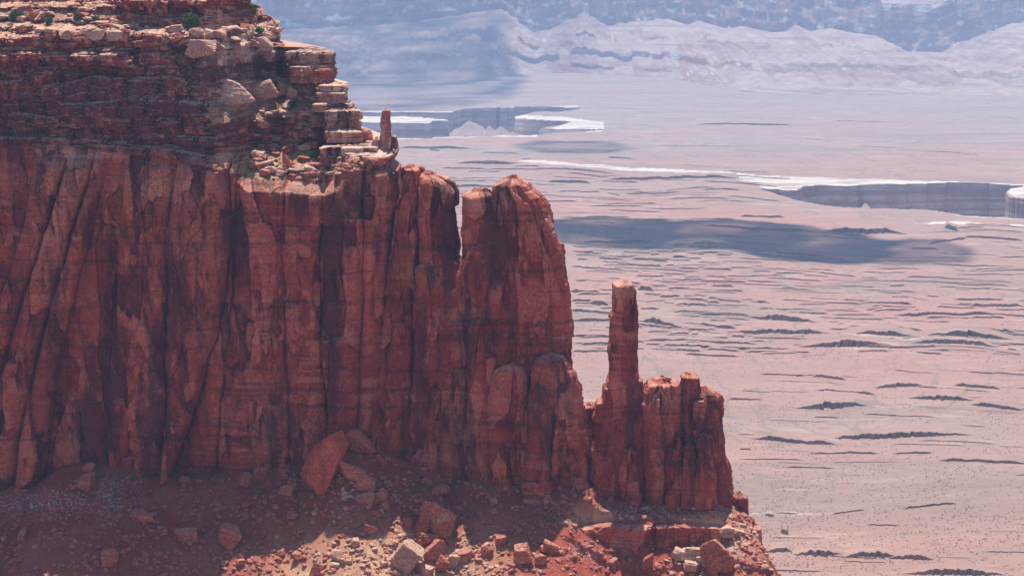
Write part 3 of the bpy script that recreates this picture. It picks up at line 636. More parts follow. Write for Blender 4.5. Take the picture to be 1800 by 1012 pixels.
# big named blocks on the talus
BIG = [
    (570, 862, 60, 108, 'huge leaning slab of red rock propped on the heap at the foot of the cliff', M_wall, .56, 9.),
    (632, 796, 30, 44, 'tilted flat block touching the top right corner of the huge leaning slab', M_boulder, -.62, 6.),
    (622, 846, 40, 26, 'wedge of dark rock filling the angle under the huge leaning slab', M_boulder, .5, 5.),
    (770, 938, 44, 48, 'big upright rusty block standing in shade above the sunlit boulder field', M_redblock, .35, 7.),
    (742, 944, 20, 42, 'narrow pointed rock pressed against the left side of the upright rusty block', M_boulder, .3, 4.),
    (800, 906, 18, 16, 'small dark boulder with one sunlit corner behind the upright rusty block', M_boulder, .2, 3.),
    (716, 1004, 44, 58, 'long pale-topped slab leaning up to the right in the sunlit boulder field', M_tan, .55, 7.),
    (763, 984, 40, 30, 'sunlit boulder with a glowing red front below the upright rusty block', M_redblock, -.3, 6.),
    (756, 956, 34, 16, 'flat shaded slab at the foot of the upright rusty block', M_boulder, .2, 5.),
    (748, 1012, 28, 18, 'flat tan boulder at the bottom of the sunlit boulder field', M_tan, 0., 5.),
    (798, 996, 20, 24, 'pale triangular boulder on the right of the glowing red boulder', M_tan, .3, 4.),
    (822, 982, 22, 14, 'rounded sunlit boulder at the right end of the boulder field', M_boulder, 0., 4.),
    (775, 1006, 18, 26, 'thin upright orange flake below the glowing red boulder', M_redblock, .5, 3.),
    (590, 985, 18, 14, 'pale cube-like boulder at the left end of the sunlit boulder field', M_tan, .2, 3.),
    (560, 1008, 20, 22, 'reddish boulder on the left edge of the sunlit ground', M_redblock, .2, 3.),
    (918, 990, 30, 32, 'large round red boulder on the shaded slope right of the sunlit field', M_redblock, 0., 5.),
    (950, 990, 16, 15, 'small round boulder right of the large round red boulder', M_redblock, 0., 3.),
    (246, 916, 30, 20, 'lone oval boulder high on the shaded slope at left', M_boulder, 0., 5.),
    (328, 950, 40, 22, 'flat-topped wedge boulder half buried in the shaded slope', M_boulder, .1, 6.),
    (398, 962, 34, 34, 'dark triangular boulder halfway down the shaded slope', M_boulder, .5, 6.),
    (192, 990, 28, 26, 'pointed boulder near the lower left corner', M_boulder, .2, 5.),
    (152, 862, 26, 26, 'knobbly boulder under the bottle-shaped column at the cliff foot', M_boulder, .4, 4.),
    (155, 832, 14, 20, 'leaning boulder above the knobbly one at the cliff foot', M_boulder, .5, 3.),
    (457, 838, 20, 16, 'boulder against the cliff foot left of the dark alcove', M_boulder, .1, 4.),
    (434, 850, 26, 22, 'dark boulder below the one left of the dark alcove', M_boulder, .3, 4.),
    (933, 862, 24, 14, 'flat rounded boulder at the foot of the rock shoulder', M_boulder, 0., 4.),
    (776, 866, 24, 14, 'boulder on the slope just under the twin-topped tower', M_boulder, .1, 4.),
    (668, 884, 26, 20, 'upper of the two boulders right of the heap under the huge slab', M_boulder, -.3, 4.),
    (645, 886, 30, 22, 'lower of the two boulders right of the heap under the huge slab', M_boulder, .2, 4.),
    (645, 860, 30, 28, 'rough boulder on top of the heap right of the huge slab', M_boulder, .4, 5.),
    (1255, 1006, 38, 56, 'big upright red block with a sunlit left edge near the lower right of the slope', M_redblock, -.15, 7.),
    (1277, 1004, 24, 44, 'dark slab standing behind the big upright red block', M_redblock, -.1, 5.),
    (1222, 980, 40, 22, 'tan boulder on the left of the big upright red block', M_tan, 0., 6.),
    (1216, 1004, 30, 18, 'whitest flat boulder below the tan boulder at the lower right', M_tan, .1, 5.),
    (1196, 984, 22, 16, 'small pale boulder left of the tan boulder', M_tan, .3, 4.),
    (1238, 988, 20, 12, 'whitish slab between the tan boulder and the red block', M_tan, -.2, 3.),
    (1273, 941, 24, 14, 'long yellowish boulder high on the sunlit end of the slope', M_tan, .1, 4.),
    (1294, 943, 16, 12, 'white rounded boulder beside the long yellowish one', M_tan, 0., 3.),
    (1135, 998, 20, 20, 'flat-capped boulder in the shade between the two sunlit patches', M_boulder, .0, 4.),
    (1042, 936, 30, 10, 'small sunlit slab on the bench above the red shale', M_redblock, 0., 3.),
    (505, 870, 24, 14, 'red boulder below the dark alcove', M_redblock, .2, 3.),
    (965, 970, 24, 22, 'tilted boulder on the shaded slope left of the red shale', M_redblock, .4, 4.),
    (880, 958, 22, 20, 'shaded boulder between the boulder field and the large round red boulder', M_boulder, .3, 4.),
    (650, 935, 18, 14, 'small boulder above the tip of the sunlit ground', M_boulder, .3, 3.),
]
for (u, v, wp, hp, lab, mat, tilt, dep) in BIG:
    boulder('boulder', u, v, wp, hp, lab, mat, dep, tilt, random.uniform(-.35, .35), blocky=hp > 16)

# big blocks lying on the stepped ledges at the top of the cliff
CAPB = [
    (416, 104, 34, 34, 'round-shouldered block under the rim shelf, third step from the top', M_pale, .0, 6.), (457, 102, 36, 32, 'pale split block next to the round-shouldered block', M_pale, -.2, 6.),
    (352, 100, 40, 30, 'jumbled pale block at the left end of the row under the rim shelf', M_pale, .2, 6.), (384, 94, 22, 20, 'small block leaning on the jumbled pale block', M_pale, .3, 4.),
    (405, 180, 60, 36, 'large cream-topped boulder below the grassy corner', M_pale, .16, 10.), (464, 178, 34, 38, 'layered upright boulder right of the large cream-topped boulder', M_pale, -.4, 7.),
    (498, 168, 30, 26, 'tilted layered boulder above the grassy slope', M_pale, .35, 6.), (518, 172, 20, 18, 'round grey boulder sitting on the grassy slope', M_pale, .1, 4.),
    (345, 66, 20, 16, 'square block at the left end of the rim shelf', M_pale, 0, 4.), (368, 68, 16, 16, 'second square block of the rim shelf', M_pale, 0, 4.), (380, 66, 18, 12, 'third low block of the rim shelf', M_pale, 0, 4.),
    (118, 70, 28, 16, 'sunlit cracked block on the left ledge', M_pale, .1, 4.), (172, 72, 24, 18, 'sunlit two-part block in the middle of the left ledge', M_pale, 0, 4.), (200, 71, 26, 16, 'long block at the right end of the left ledge', M_pale, 0, 4.),
    (64, 40, 28, 16, 'dark red boulder among the bushes on the top left ledge', M_boulder, 0, 5.), (40, 26, 34, 14, 'long dark boulder near the upper left corner', M_boulder, 0, 5.),
    (295, 82, 14, 14, 'pale boulder on the small grassy step', M_pale, 0, 3.), (312, 74, 20, 12, 'orange block right of the small grassy step', M_boulder, 0, 3.),
    (484, 248, 20, 6, 'thin flat slab left of the upper debris slope', M_pale, -.1, 3.), (474, 262, 26, 7, 'flat reddish slab at the upper left of the lower debris slope', M_boulder, 0, 4.), (448, 280, 14, 10, 'pale boulder at the left foot of the lower debris slope', M_pale, -.4, 3.),
    (547, 262, 28, 12, 'flat layered slab in the middle of the lower debris slope', M_boulder, 0, 5.), (503, 294, 12, 14, 'small square pillar on the lip of the lower debris slope', M_boulder, 0, 2.),
    (574, 290, 10, 8, 'white stone at the right foot of the lower debris slope', M_pale, .6, 2.), (638, 246, 22, 18, 'block at the outer corner beside the pinnacle gap', M_boulder, .1, 5.),
    (1175, 668, 10, 6, 'loose cap stone on the lumpy top of the blocky tower', M_redblock, 0, 2.)]
for (u, v, wp, hp, lab, mat, tilt, dep) in CAPB:
    boulder('ledge_block', u, v, wp, hp, lab, mat, dep, tilt, random.uniform(-.2, .2), cat='rock', sink=.1)
# flat ledge slabs on the right-hand steps (each a bedded block)
CAPS = [(546, 118, 84, 30, 'topmost overhanging block on the right edge of the stepped ledges'), (548, 140, 78, 26, 'lower overhanging block under the topmost one on the right edge'),
        (588, 158, 38, 12, 'flat cream slab on the third step of the right edge'), (584, 174, 46, 14, 'rounded slab under the flat cream slab'),
        (584, 190, 60, 11, 'thin red bed sticking out below the rounded slab'), (600, 222, 58, 30, 'orange squared block near the lower right of the steps'),
        (606, 243, 66, 16, 'low bed under the orange squared block'), (618, 285, 104, 30, 'long cream-topped shelf block carrying the pinnacle')]
for i, (u, v, wp, hp, lab) in enumerate(CAPS):
    S = [(v - hp, u - wp / 2 + 3, u + wp / 2 - 3), (v - hp + 3, u - wp / 2, u + wp / 2 - 1), (v - hp * .5, u - wp / 2 + 1, u + wp / 2), (v + 5, u - wp / 2 + 1, u + wp / 2 - 2)]
    b = 6.0 if i != 7 else 7.5
    yshift = np.interp(v, [118, 140, 158, 174, 190, 222, 243, 285], [34, 32, 28, 25, 23, 19, 17, 8])
    o = rock_mass('ledge_slab', S, FACE + b + yshift - 1.0, b, 50 + i, mat=M_cap, n_exp=6, dz=.2, vbot=v + 5, amp=.3, mid=1.25, strata=.9, topround=.2, toprough=.8)
    tag(o, lab, 'rock')

# rubble lying on the slope: uncountable small stones, one mesh
def rubble(name, n, area, smin, smax, mat, sub=1, seed=1, power=3.0, dens=None):
    rng = np.random.default_rng(seed)
    u = rng.uniform(area[0], area[2], n); v = rng.uniform(area[1], area[3], n)
    if dens is not None:
        k = rng.random(n) < dens(u, v); u, v = u[k], v[k]; n = len(u)
    shapes = [rock_shape(sub, rng, (1, rng.uniform(.6, 1.), rng.uniform(.45, .8)), rng.random() < .6)[0] for _ in range(24)]
    f0 = ICO[sub][1]; nv = len(ICO[sub][0])
    # project pixels on the slope by a short march over the height field
    x, y, z = at(u, v, 560.0)
    for it in range(12):
        a = (u - 900.0) / F; b = (506.0 - v) / F
        dx, dy, dz_ = a, cp + b * sp, -sp + b * cp
        zt = talus_z(x, y); err = z - zt
        y = y + err / (-(dz_ / dy) + 0.55) ; t = y / dy; x = dx * t; z = CAM[2] + dz_ * t
    ok = (y > 500) & (y < 632 + 0 * x) & (np.abs(z - talus_z(x, y)) < 2.0)
    x, y = x[ok], y[ok]; n = len(x); z = talus_z(x, y)
    size = smin + (smax - smin) * rng.random(n) ** power
    V = np.zeros((n, nv, 3), np.float32)
    for i in range(n):
        V[i] = (shapes[rng.integers(24)] * size[i]) @ rotm(*rng.uniform(-.5, .5, 2), rng.uniform(0, 6)).T
    V += np.stack([x, y, z + size * .08], -1)[:, None, :]
    Fq = (f0[None] + (np.arange(n) * nv)[:, None, None]).reshape(-1, 3)
    V = V.reshape(-1, 3); zz = np.zeros(len(V))
    return tag(mesh(name, V, Fq, mat, {'pale': zz, 'varnish': zz, 'debris': zz, 'tone': zz + .6}), 'small broken stones strewn over the slope', 'rubble', kind='stuff')
den1 = lambda u, v: (1 - .65 * np.exp(-(((u - 700) / 200) ** 2 + ((v - 990) / 50) ** 2))) * (0.35 + 0.65 * sstep(-.1, .3, fbm(u / 60, v / 30, 9., 3)))
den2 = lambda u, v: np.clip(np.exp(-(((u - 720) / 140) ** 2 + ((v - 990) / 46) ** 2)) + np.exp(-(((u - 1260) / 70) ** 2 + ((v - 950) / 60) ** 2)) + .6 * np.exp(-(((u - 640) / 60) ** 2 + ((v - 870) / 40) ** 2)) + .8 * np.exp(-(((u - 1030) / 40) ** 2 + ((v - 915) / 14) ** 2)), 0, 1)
rubble('rubble', 26000, (-40, 800, 1380, 1060), .25, 2.6, M_boulder, 1, 1, 5.0, den1)
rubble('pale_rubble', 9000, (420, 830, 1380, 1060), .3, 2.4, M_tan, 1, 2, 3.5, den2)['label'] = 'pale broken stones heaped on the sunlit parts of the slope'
rubble('white_rubble', 1600, (-20, 845, 260, 930), .3, 1.1, M_pale, 1, 3, 2.5, lambda u, v: np.clip(np.exp(-(((u - 80) / 90) ** 2 + ((v - 882) / 18) ** 2)) + np.exp(-(((u - 195) / 24) ** 2 + ((v - 885) / 34) ** 2)), 0, 1))['label'] = 'whitish stones spilled below the far left of the cliff'

# mid-size boulders: individuals sharing one look
rg = np.random.default_rng(21)
cnt = 0
for i in range(230):
    u = rg.uniform(0, 1330); v = rg.uniform(850, 1010); 
    if rg.random() > .35 + .65 * math.exp(-((u - 650) / 220) ** 2): continue
    s = 5 + 13 * rg.random() ** 2.2
    sun_u = (540 < u < 840 and v > 950) or u > 1190  # stones in the sun patches get a paler rock, sunlight painted in
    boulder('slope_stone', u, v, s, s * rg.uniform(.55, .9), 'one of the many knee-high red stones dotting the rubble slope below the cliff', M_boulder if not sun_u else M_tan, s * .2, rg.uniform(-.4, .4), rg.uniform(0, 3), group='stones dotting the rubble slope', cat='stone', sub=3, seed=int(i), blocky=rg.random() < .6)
# small flat slabs along the sunlit ledges
for i in range(260):
    k = rg.integers(8)
    line = [[(0, 50), (60, 58), (230, 50)], [(300, 54), (420, 56), (500, 60)], [(0, 32), (100, 30), (230, 44)], [(400, 72), (500, 80)], [(455, 195), (560, 208)], [(445, 300), (530, 306), (600, 300)], [(450, 272), (560, 264)], [(400, 160), (560, 172)]][k]
    us, vs_ = zip(*line); u = rg.uniform(us[0], us[-1]); v = np.interp(u, us, vs_) + rg.normal() * 6
    s = 6 + 18 * rg.random() ** 2
    boulder('ledge_stone', u, v, s, s * rg.uniform(.25, .55), 'one of the many loose pale stones lying along the sunlit top ledges', M_pale if rg.random() < .8 else M_boulder, s * .25, rg.uniform(-.2, .2), rg.uniform(-.5, .5), group='stones along the sunlit ledges', cat='stone', sub=3, seed=int(900 + i))

# ------------------------------------------------------------------ bushes
def leaf_cloud(rng, n, rad, size, squash=.8):
    c = rng.normal(size=(n, 3)); c /= np.linalg.norm(c, axis=1)[:, None]; c *= (rng.random(n) ** .45)[:, None]
    lob = 1 + .3 * noise(c[:, 0] * 2 + rng.uniform(0, 9), c[:, 1] * 2, c[:, 2] * 2)
    c = c * lob[:, None] * rad * np.array([1, 1, squash])
    a = rng.normal(size=(n, 3)); b = np.cross(a, rng.normal(size=(n, 3)))
    a /= np.linalg.norm(a, axis=1)[:, None]; b /= np.linalg.norm(b, axis=1)[:, None]
    s = size * rng.uniform(.6, 1.3, n)[:, None]
    q = np.stack([c - a * s, c + b * s * .6, c + a * s, c - b * s * .6], 1)
    return q.reshape(-1, 3)
def bush(u, v, wpx, hpx, label, leaf=None, n=900):
    loc, nrm, ob = hit(u, v)
    if loc is None: return
    k = loc.y / F; r = wpx * k / 2; h = hpx * k
    rng = np.random.default_rng(int(u))
    root = empty('juniper_bush', loc); tag(root, label, 'bush')
    q = leaf_cloud(rng, n, r, .16 * max(r, .7) ** .5, h / (2 * r)); q[:, 2] += h * .5
    mesh('crown', q + np.array(loc) + [0, -.25 * r, 0], np.arange(len(q)).reshape(-1, 4), leaf or M_leaf, None, False, root, loc)
    # trunk with forking limbs
    Vt, Ft = [], []
    for j in range(5):
        a = rng.uniform(0, 6.28); e = np.array([math.cos(a) * r * .5, math.sin(a) * r * .5, h * rng.uniform(.5, .8)])
        r0, r1 = .10 * r + .05, .03 * r + .02; st = np.array([0, 0, -.3])
        for kk, (p, rr) in enumerate(((st, r0), (e * .45 + [0, 0, .05], (r0 + r1) / 2), (e, r1))):
            for m in range(6): Vt.append(p + rr * np.array([math.cos(m * 1.047), math.sin(m * 1.047), 0]))
        o = j * 18
        for kk in range(2):
            for m in range(6): Ft.append((o + kk * 6 + m, o + kk * 6 + (m + 1) % 6, o + kk * 6 + 6 + (m + 1) % 6, o + kk * 6 + 6 + m))
    mesh('trunk', np.array(Vt) + np.array(loc), np.array(Ft), M_bark, None, False, root, loc)
bush(337, 50, 30, 28, 'round bright green juniper on the rim ledge against a dark rock wall', n=1500)
bush(137, 42, 17, 24, 'pointed dark green bush on the top left ledge')
bush(86, 44, 16, 14, 'low green bush left of the pointed dark one')
bush(168, 40, 16, 12, 'low bush right of the pointed dark one')
bush(28, 32, 22, 12, 'darkest low bush near the upper left corner')
bush(22, 38, 14, 8, 'small bush just below the darkest one near the upper left corner')
bush(445, 28, 16, 18, 'dark bush in the notch right of the rim wall')
bush(456, 60, 18, 14, 'bush beside the pale blocks under the rim notch')
bush(515, 190, 16, 14, 'green bush on the upper debris slope by the round grey boulder')
bush(553, 276, 22, 12, 'green bush in the lower debris slope under the flat slab')
bush(497, 152, 18, 8, 'low bush above the tilted layered boulder')

def tufts(name, n, polys, label, mat, smin, smax, leaves=10, seed=5, onlydeb=False):
    rng = np.random.default_rng(seed); out = []
    for (cu, cv, ru, rv, wgt) in polys:
        for _ in range(int(n * wgt)):
            u, v = cu + rng.normal() * ru * .5, cv + rng.normal() * rv * .5
            loc, nrm, ob = hit(u, v)
            if loc is None or nrm.z < .15: continue
            s = rng.uniform(smin, smax)
            q = leaf_cloud(rng, leaves, s, s * .45, .7); q[:, 2] += s * .4
            out.append(q + np.array(loc))
    q = np.concatenate(out)
    return tag(mesh(name, q, np.arange(len(q)).reshape(-1, 4), mat), label, 'scrub', kind='stuff')
tufts('dry_scrub', 420, [(530, 265, 90, 34, 1), (505, 190, 90, 24, 1), (418, 136, 30, 20, .3), (150, 38, 160, 10, .6), (520, 290, 80, 14, .4), (470, 40, 50, 20, .2), (330, 54, 60, 5, .15)], 'dry yellow-green scrub growing on the debris slopes of the ledges', M_dry, .18, .5)
tufts('dark_scrub', 330, [(300, 835, 260, 14, 1), (700, 850, 300, 20, 1), (480, 880, 400, 50, 1), (1000, 900, 250, 25, .6), (60, 240, 90, 5, .3)], 'dark low scrub along the shaded foot of the cliff', M_leaf, .25, .7, 12, 6)
bpy.data.meshes  # noqa

# ------------------------------------------------------------------ the plain, its canyons and ledges
def poly_in(u, v, P):
    P = np.array(P, float); ins = np.zeros(np.shape(u), bool); j = len(P) - 1
    for i in range(len(P)):
        c = ((P[i, 1] > v) != (P[j, 1] > v)) & (u < (P[j, 0] - P[i, 0]) * (v - P[i, 1]) / (P[j, 1] - P[i, 1] + 1e-9) + P[i, 0])
        ins ^= c; j = i
    return ins
CANYON = [  # outlines in photo pixels of the ground plane, depth (m)
    ([(1338, 334), (1400, 336), (1412, 330), (1440, 326), (1500, 326), (1590, 325), (1640, 323), (1700, 321), (1760, 323), (1782, 324), (1800, 325), (1774, 330), (1768, 338), (1778, 345), (1830, 352), (1950, 352), (2300, 350), (2300, 392), (1900, 388), (1790, 384), (1700, 380), (1680, 376), (1620, 370), (1560, 366), (1500, 364), (1440, 360), (1400, 352), (1365, 345)], 120),
    ([(300, 196), (620, 196), (700, 197), (795, 197.5), (812, 192), (850, 190.5), (900, 190), (905, 186.5), (1020, 191), (1000, 195), (940, 197), (905, 204), (902, 207), (985, 213), (1000, 215.5), (985, 219), (935, 229), (900, 235), (860, 240), (760, 240.5), (640, 242), (300, 244), (300, 219), (600, 218), (755, 217), (760, 213), (788, 212), (780, 207), (700, 203), (640, 201), (300, 199)], 110),
    ([(900, 229), (985, 227), (1060, 228), (990, 233), (935, 236), (890, 238)], 60),
    ([(300, 213.5), (640, 214.5), (740, 216), (762, 218), (760, 241), (300, 243)], 110)]
WHITE = [  # pale slickrock (u, v polygon)
    [(1270, 307), (1330, 311), (1500, 314), (1700, 320), (1800, 321), (1900, 323), (1900, 326), (1700, 323), (1500, 327), (1410, 336), (1345, 334), (1300, 320)],
    [(900, 284), (960, 284), (1100, 294), (1250, 303), (1330, 310), (1290, 312), (1150, 303), (1000, 294), (930, 288)],
    [(1760, 326), (1900, 326), (1900, 350), (1790, 346), (1770, 336)],
    [(300, 189), (640, 192), (800, 195), (900, 187), (1015, 187), (1020, 191), (905, 190), (812, 194), (800, 199), (640, 198), (300, 198)],
    [(300, 198), (700, 200), (795, 211), (740, 219), (300, 215)],
    [(900, 202), (990, 205), (1060, 214), (1060, 232), (960, 230), (1000, 215), (900, 207)],
    [(640, 238), (760, 239), (940, 236), (940, 240), (760, 243), (640, 243)],
    [(1590, 393), (1700, 391), (1790, 396), (1900, 398), (1900, 403), (1760, 400), (1680, 398), (1640, 395)], [(1680, 381), (1900, 385), (1900, 389), (1690, 384)]]
def plain_h(x, y):
    h = 10 * fbm(x / 900, y / 900, 0.7, 4) + 6.5 * fbm(x / 170, y / 130, 2.7, 5) + 1.0 * fbm(x / 40, y / 40, 4.7, 3)
    h = h * sstep(900, 2200, y) 
    # low ridges
    for (cu, cv, ru, rv, hh) in ((1270, 345, 90, 30, 14), (1180, 640, 160, 26, 5), (1500, 640, 300, 26, 6), (1130, 400, 250, 14, 10), (1250, 430, 60, 16, 8), (980, 300, 60, 8, 8)):
        gx, gy = ground(cu, cv); k = np.hypot(gy, 450) / F; ky = k * gy / 450
        h = h + hh * np.exp(-(((x - gx) / (ru * k)) ** 2 + ((y - gy) / (rv * ky)) ** 2))
    return h
def build_plain():
    vv = np.concatenate([np.linspace(2600, 1150, 80), np.arange(1148, 150, -1.15), np.arange(150, 70, -4), ])
    uu = np.concatenate([np.linspace(-1800, -160, 70), np.arange(-150, 420, 6), np.arange(420, 1960, 1.7), np.linspace(1970, 3400, 70)])
    U, V_ = np.meshgrid(uu, vv)
    X, Y = ground(U, V_)
    ext = []
    for Dk in (13000, 20000, 40000): ext.append((X[-1] * Dk / Y[-1], np.full(X.shape[1], float(Dk))))
    X = np.vstack([X] + [e[0][None] for e in ext]); Y = np.vstack([Y] + [e[1][None] for e in ext])
    bk = []
    for yb in (-9000, -4000, -1500, -300): bk.append((np.linspace(-9000, 9000, X.shape[1]), np.full(X.shape[1], float(yb))))
    X = np.vstack([b_[0][None] for b_ in bk] + [X]); Y = np.vstack([b_[1][None] for b_ in bk] + [Y])
    Z = plain_h(X, Y)
    Uw, Vw = uv_of(X, np.maximum(Y, 300), 0 * X); Vw = np.where(Y < 300, 5000, Vw)
    jx = 9 * fbm(X / 90, Y / 300, 1.5, 5) ; jy = 1.0 * fbm(X / 60, Y / 260, 3.5, 4)
    white = np.zeros(X.shape)
    for P in WHITE: white = np.maximum(white, poly_in(Uw + jx, Vw + jy, P) * .72)
    flat = np.zeros(X.shape)
    for P, dep in CANYON:
        ins = poly_in(Uw + jx * .8, Vw + jy * .8, P)
        Z = np.where(ins, np.minimum(Z, -dep + 14 * fbm(X / 80, Y / 200, 8.8, 3)), Z)
    # cones of debris inside the canyons
    for (cu, cv, r, h) in ((828, 236, 150, 78), (880, 236, 120, 60), (903, 240, 130, 52), (1520, 372, 60, 56), (1620, 384, 70, 50), (1650, 387, 70, 40), (790, 240, 90, 36), (1790, 392, 60, 40), (860, 232, 70, 60)):
        gx, gy = ground(cu, cv, -60); dd = np.hypot(X - gx, (Y - gy) * .7) / r + .12 * fbm(X / 30, Y / 50, 2.2, 3)
        c = -110 + h * 1.25 * np.maximum(0, 1 - dd) - 0
        Z = np.where(Z < -30, np.maximum(Z, c), Z)
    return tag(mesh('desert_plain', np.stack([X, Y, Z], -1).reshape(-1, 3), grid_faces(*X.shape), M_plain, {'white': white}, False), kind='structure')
build_plain()

LED = [(1000, 592, 1130, 596, 4), (1130, 596, 1345, 606, 4), (1220, 572, 1300, 578, 5), (1475, 574, 1640, 580, 5), (1180, 545, 1330, 553, 4), (1640, 578, 1800, 584, 5), (1590, 606, 1760, 610, 6), (1000, 562, 1120, 568, 5), (1000, 530, 1075, 533, 4), (1250, 612, 1400, 616, 4), (1120, 566, 1213, 580, 9), (1271, 582, 1475, 586, 7), (1480, 591, 1613, 592, 9), (1609, 590, 1781, 593, 10), (1311, 556, 1449, 567, 8), (1400, 611, 1591, 612, 11), (1155, 608, 1267, 610, 5), (1444, 409, 1595, 411, 7), (1569, 554, 1764, 555, 5),
       (1427, 665, 1487, 670, 4), (1535, 681, 1627, 679, 5), (1435, 686, 1540, 695, 4), (1675, 676, 1760, 682, 4), (1395, 715, 1527, 713, 10), (1597, 700, 1715, 699, 6), (1704, 706, 1800, 717, 5), (1318, 768, 1475, 778, 6), (1443, 767, 1711, 763, 7),
       (1425, 795, 1547, 795, 3), (1570, 795, 1640, 795, 3), (1647, 810, 1810, 814, 4), (1462, 901, 1520, 893, 2), (1586, 891, 1683, 883, 3), (1348, 968, 1393, 968, 6), (1393, 974, 1486, 974, 9), (1480, 978, 1590, 976, 10), (1560, 980, 1643, 982, 6), (1583, 1008, 1770, 1009, 9),
       (1000, 548, 1080, 552, 4), (1120, 508, 1150, 511, 6), (1035, 535, 1075, 540, 6), (1000, 512, 1060, 516, 5), (1020, 605, 1075, 607, 4), (800, 288, 912, 290, 4), (790, 330, 900, 331, 3), (1060, 315, 1300, 316, 4), (960, 320, 1040, 322, 4), (1225, 219, 1400, 221, 2), (700, 262, 830, 263, 3),
       (1560, 330, 1561, 330, 1), (1300, 384, 1380, 384, 3), (1230, 402, 1440, 410, 3), (1020, 424, 1150, 422, 3), (1600, 434, 1650, 437, 3), (1630, 428, 1700, 422, 3), (1690, 420, 1800, 425, 3), (1230, 436, 1280, 440, 3), (1660, 402, 1685, 408, 6), (1500, 566, 1560, 570, 3), (1200, 630, 1300, 634, 3), (1335, 662, 1420, 664, 2),
       (1345, 905, 1360, 906, 3), (1372, 935, 1386, 938, 6), (1280, 700, 1340, 702, 2), (1300, 786, 1320, 786, 2), (1360, 440, 1460, 447, 3), (1700, 532, 1800, 536, 4), (1000, 470, 1100, 474, 3), (1110, 452, 1180, 455, 3)]
def ledge_strip(u0, v0, u1, v1, hp, rng, V, Fq):
    n = max(8, int(abs(u1 - u0) / 1.6)); t = np.linspace(0, 1, n)
    u = u0 + (u1 - u0) * t; v = v0 + (v1 - v0) * t + min(2.2, .4 + hp * .25) * fbm(u / 34, rng.uniform(0, 99), 0.3, 3)
    x, y = ground(u, v); k = y / F / cp
    env = np.minimum(1, np.minimum(t, 1 - t) * float(np.clip(26 / hp, 2, 8)))
    gap = .55 + .6 * np.clip(fbm(u / 40, v0, 2.1, 3) + .5, 0, 1); cone = np.clip(noise(u / 3.2, v0, 9) * 1.7 - .1, 0, 1)
    h = np.maximum(1.35 * hp * k * env * gap, .05)
    y = y + .0 + 1.2 * h * noise(u / 7, v0 * 1.1, 0)
    z0 = plain_h(x, y); back = h.max() * rng.uniform(8, 14) * (.45 if v0 > 940 else 1) + 14 * k.mean() + 0 * h
    o = sum(a.shape[0] for a in V)
    jit = lambda s, q: s * h * noise(u / 2.2 + q, v0, q)
    rows = [(y - .1 * h - 1.3 * h * cone, z0 - 1.0), (y - .06 * h, z0 + h * .7 * cone), (y + jit(.08, 2), z0 + h * (1 + .07 * noise(u / 3, v0, 5))), (y + .3 * h, z0 + h * 1.02), (y + back * .5, z0 * .5 + .5 * plain_h(x, y + back * .5) + h * .6), (y + back, plain_h(x, y + back) - .9)]
    for (yy, zz) in rows: V.append(np.stack([x * (yy / y), yy, zz], -1))
    Fq.append(grid_faces(len(rows), n) + o)
def build_ledges():
    rng = np.random.default_rng(12); V, Fq = [], []
    for L in LED: ledge_strip(*L, rng, V, Fq)
    bands = [(1000, 1260, 430, 620, 220, 2.6, 50), (1180, 1800, 520, 625, 150, 2.4, 80), (1180, 1800, 440, 520, 60, 1.6, 110), (1280, 1800, 650, 820, 30, 1.8, 110), (790, 1500, 300, 375, 70, 1.5, 110), (1000, 1800, 385, 500, 60, 1.5, 110), (1280, 1800, 820, 1012, 16, 1.6, 80), (700, 1100, 260, 420, 40, 1.6, 90), (1100, 1800, 150, 300, 14, .6, 90)]
    for (ua, ub, va, vb, n, hm, lm) in bands:
        for _ in range(n):
            u = rng.uniform(ua, ub); v = rng.uniform(va, vb); l = lm * rng.uniform(.2, 1.3)
            if 1330 < u + l / 2 and v < 395 and u < 1900 and v > 300: continue
            ledge_strip(u, v, u + l, v + rng.normal() * 1.5 + l * .03, hm * rng.uniform(.3, 1.2), rng, V, Fq)
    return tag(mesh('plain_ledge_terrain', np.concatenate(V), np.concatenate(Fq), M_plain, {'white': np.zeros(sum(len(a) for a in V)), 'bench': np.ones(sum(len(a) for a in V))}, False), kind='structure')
build_ledges()
def build_scrub():
    rng = np.random.default_rng(33)
    pts = []
    for (n, va, vb, ua) in ((26000, 640, 1060, 1000), (12000, 440, 640, 980)):
        u = rng.uniform(ua, 1900, n); v = va + (vb - va) * rng.random(n) ** .75; 
        k = rng.random(n) < .3 + .7 * sstep(-.2, .3, fbm(u / 90, v / 40, 2., 3)); pts.append(np.stack([u[k], v[k]], 1))
    P = np.concatenate(pts); x, y = ground(P[:, 0], P[:, 1]); z = plain_h(x, y)
    v0, f0 = np.array([[1, 0, 0], [0, 1, 0], [-1, 0, 0], [0, -1, 0], [0, 0, 1.], [.3, .2, -.3]]), np.array([[0, 1, 4], [1, 2, 4], [2, 3, 4], [3, 0, 4]])
    s = rng.uniform(.25, 1.0, len(x)) ** 1.8 * 1.0; a = rng.uniform(0, 6.28, len(x))
    V = np.stack([v0[None, :, 0] * np.cos(a)[:, None] - v0[None, :, 1] * np.sin(a)[:, None], v0[None, :, 0] * np.sin(a)[:, None] + v0[None, :, 1] * np.cos(a)[:, None], v0[None, :, 2] * 1.1 + 0 * a[:, None]], -1) * s[:, None, None]
    V += np.stack([x, y, z], -1)[:, None]
    Fq = (f0[None] + (np.arange(len(x)) * 6)[:, None, None]).reshape(-1, 3)
    tag(mesh('desert_scrub', V.reshape(-1, 3), Fq, M_sage), 'tiny dark shrubs speckling the pink desert plain', 'scrub', kind='stuff')
build_scrub()

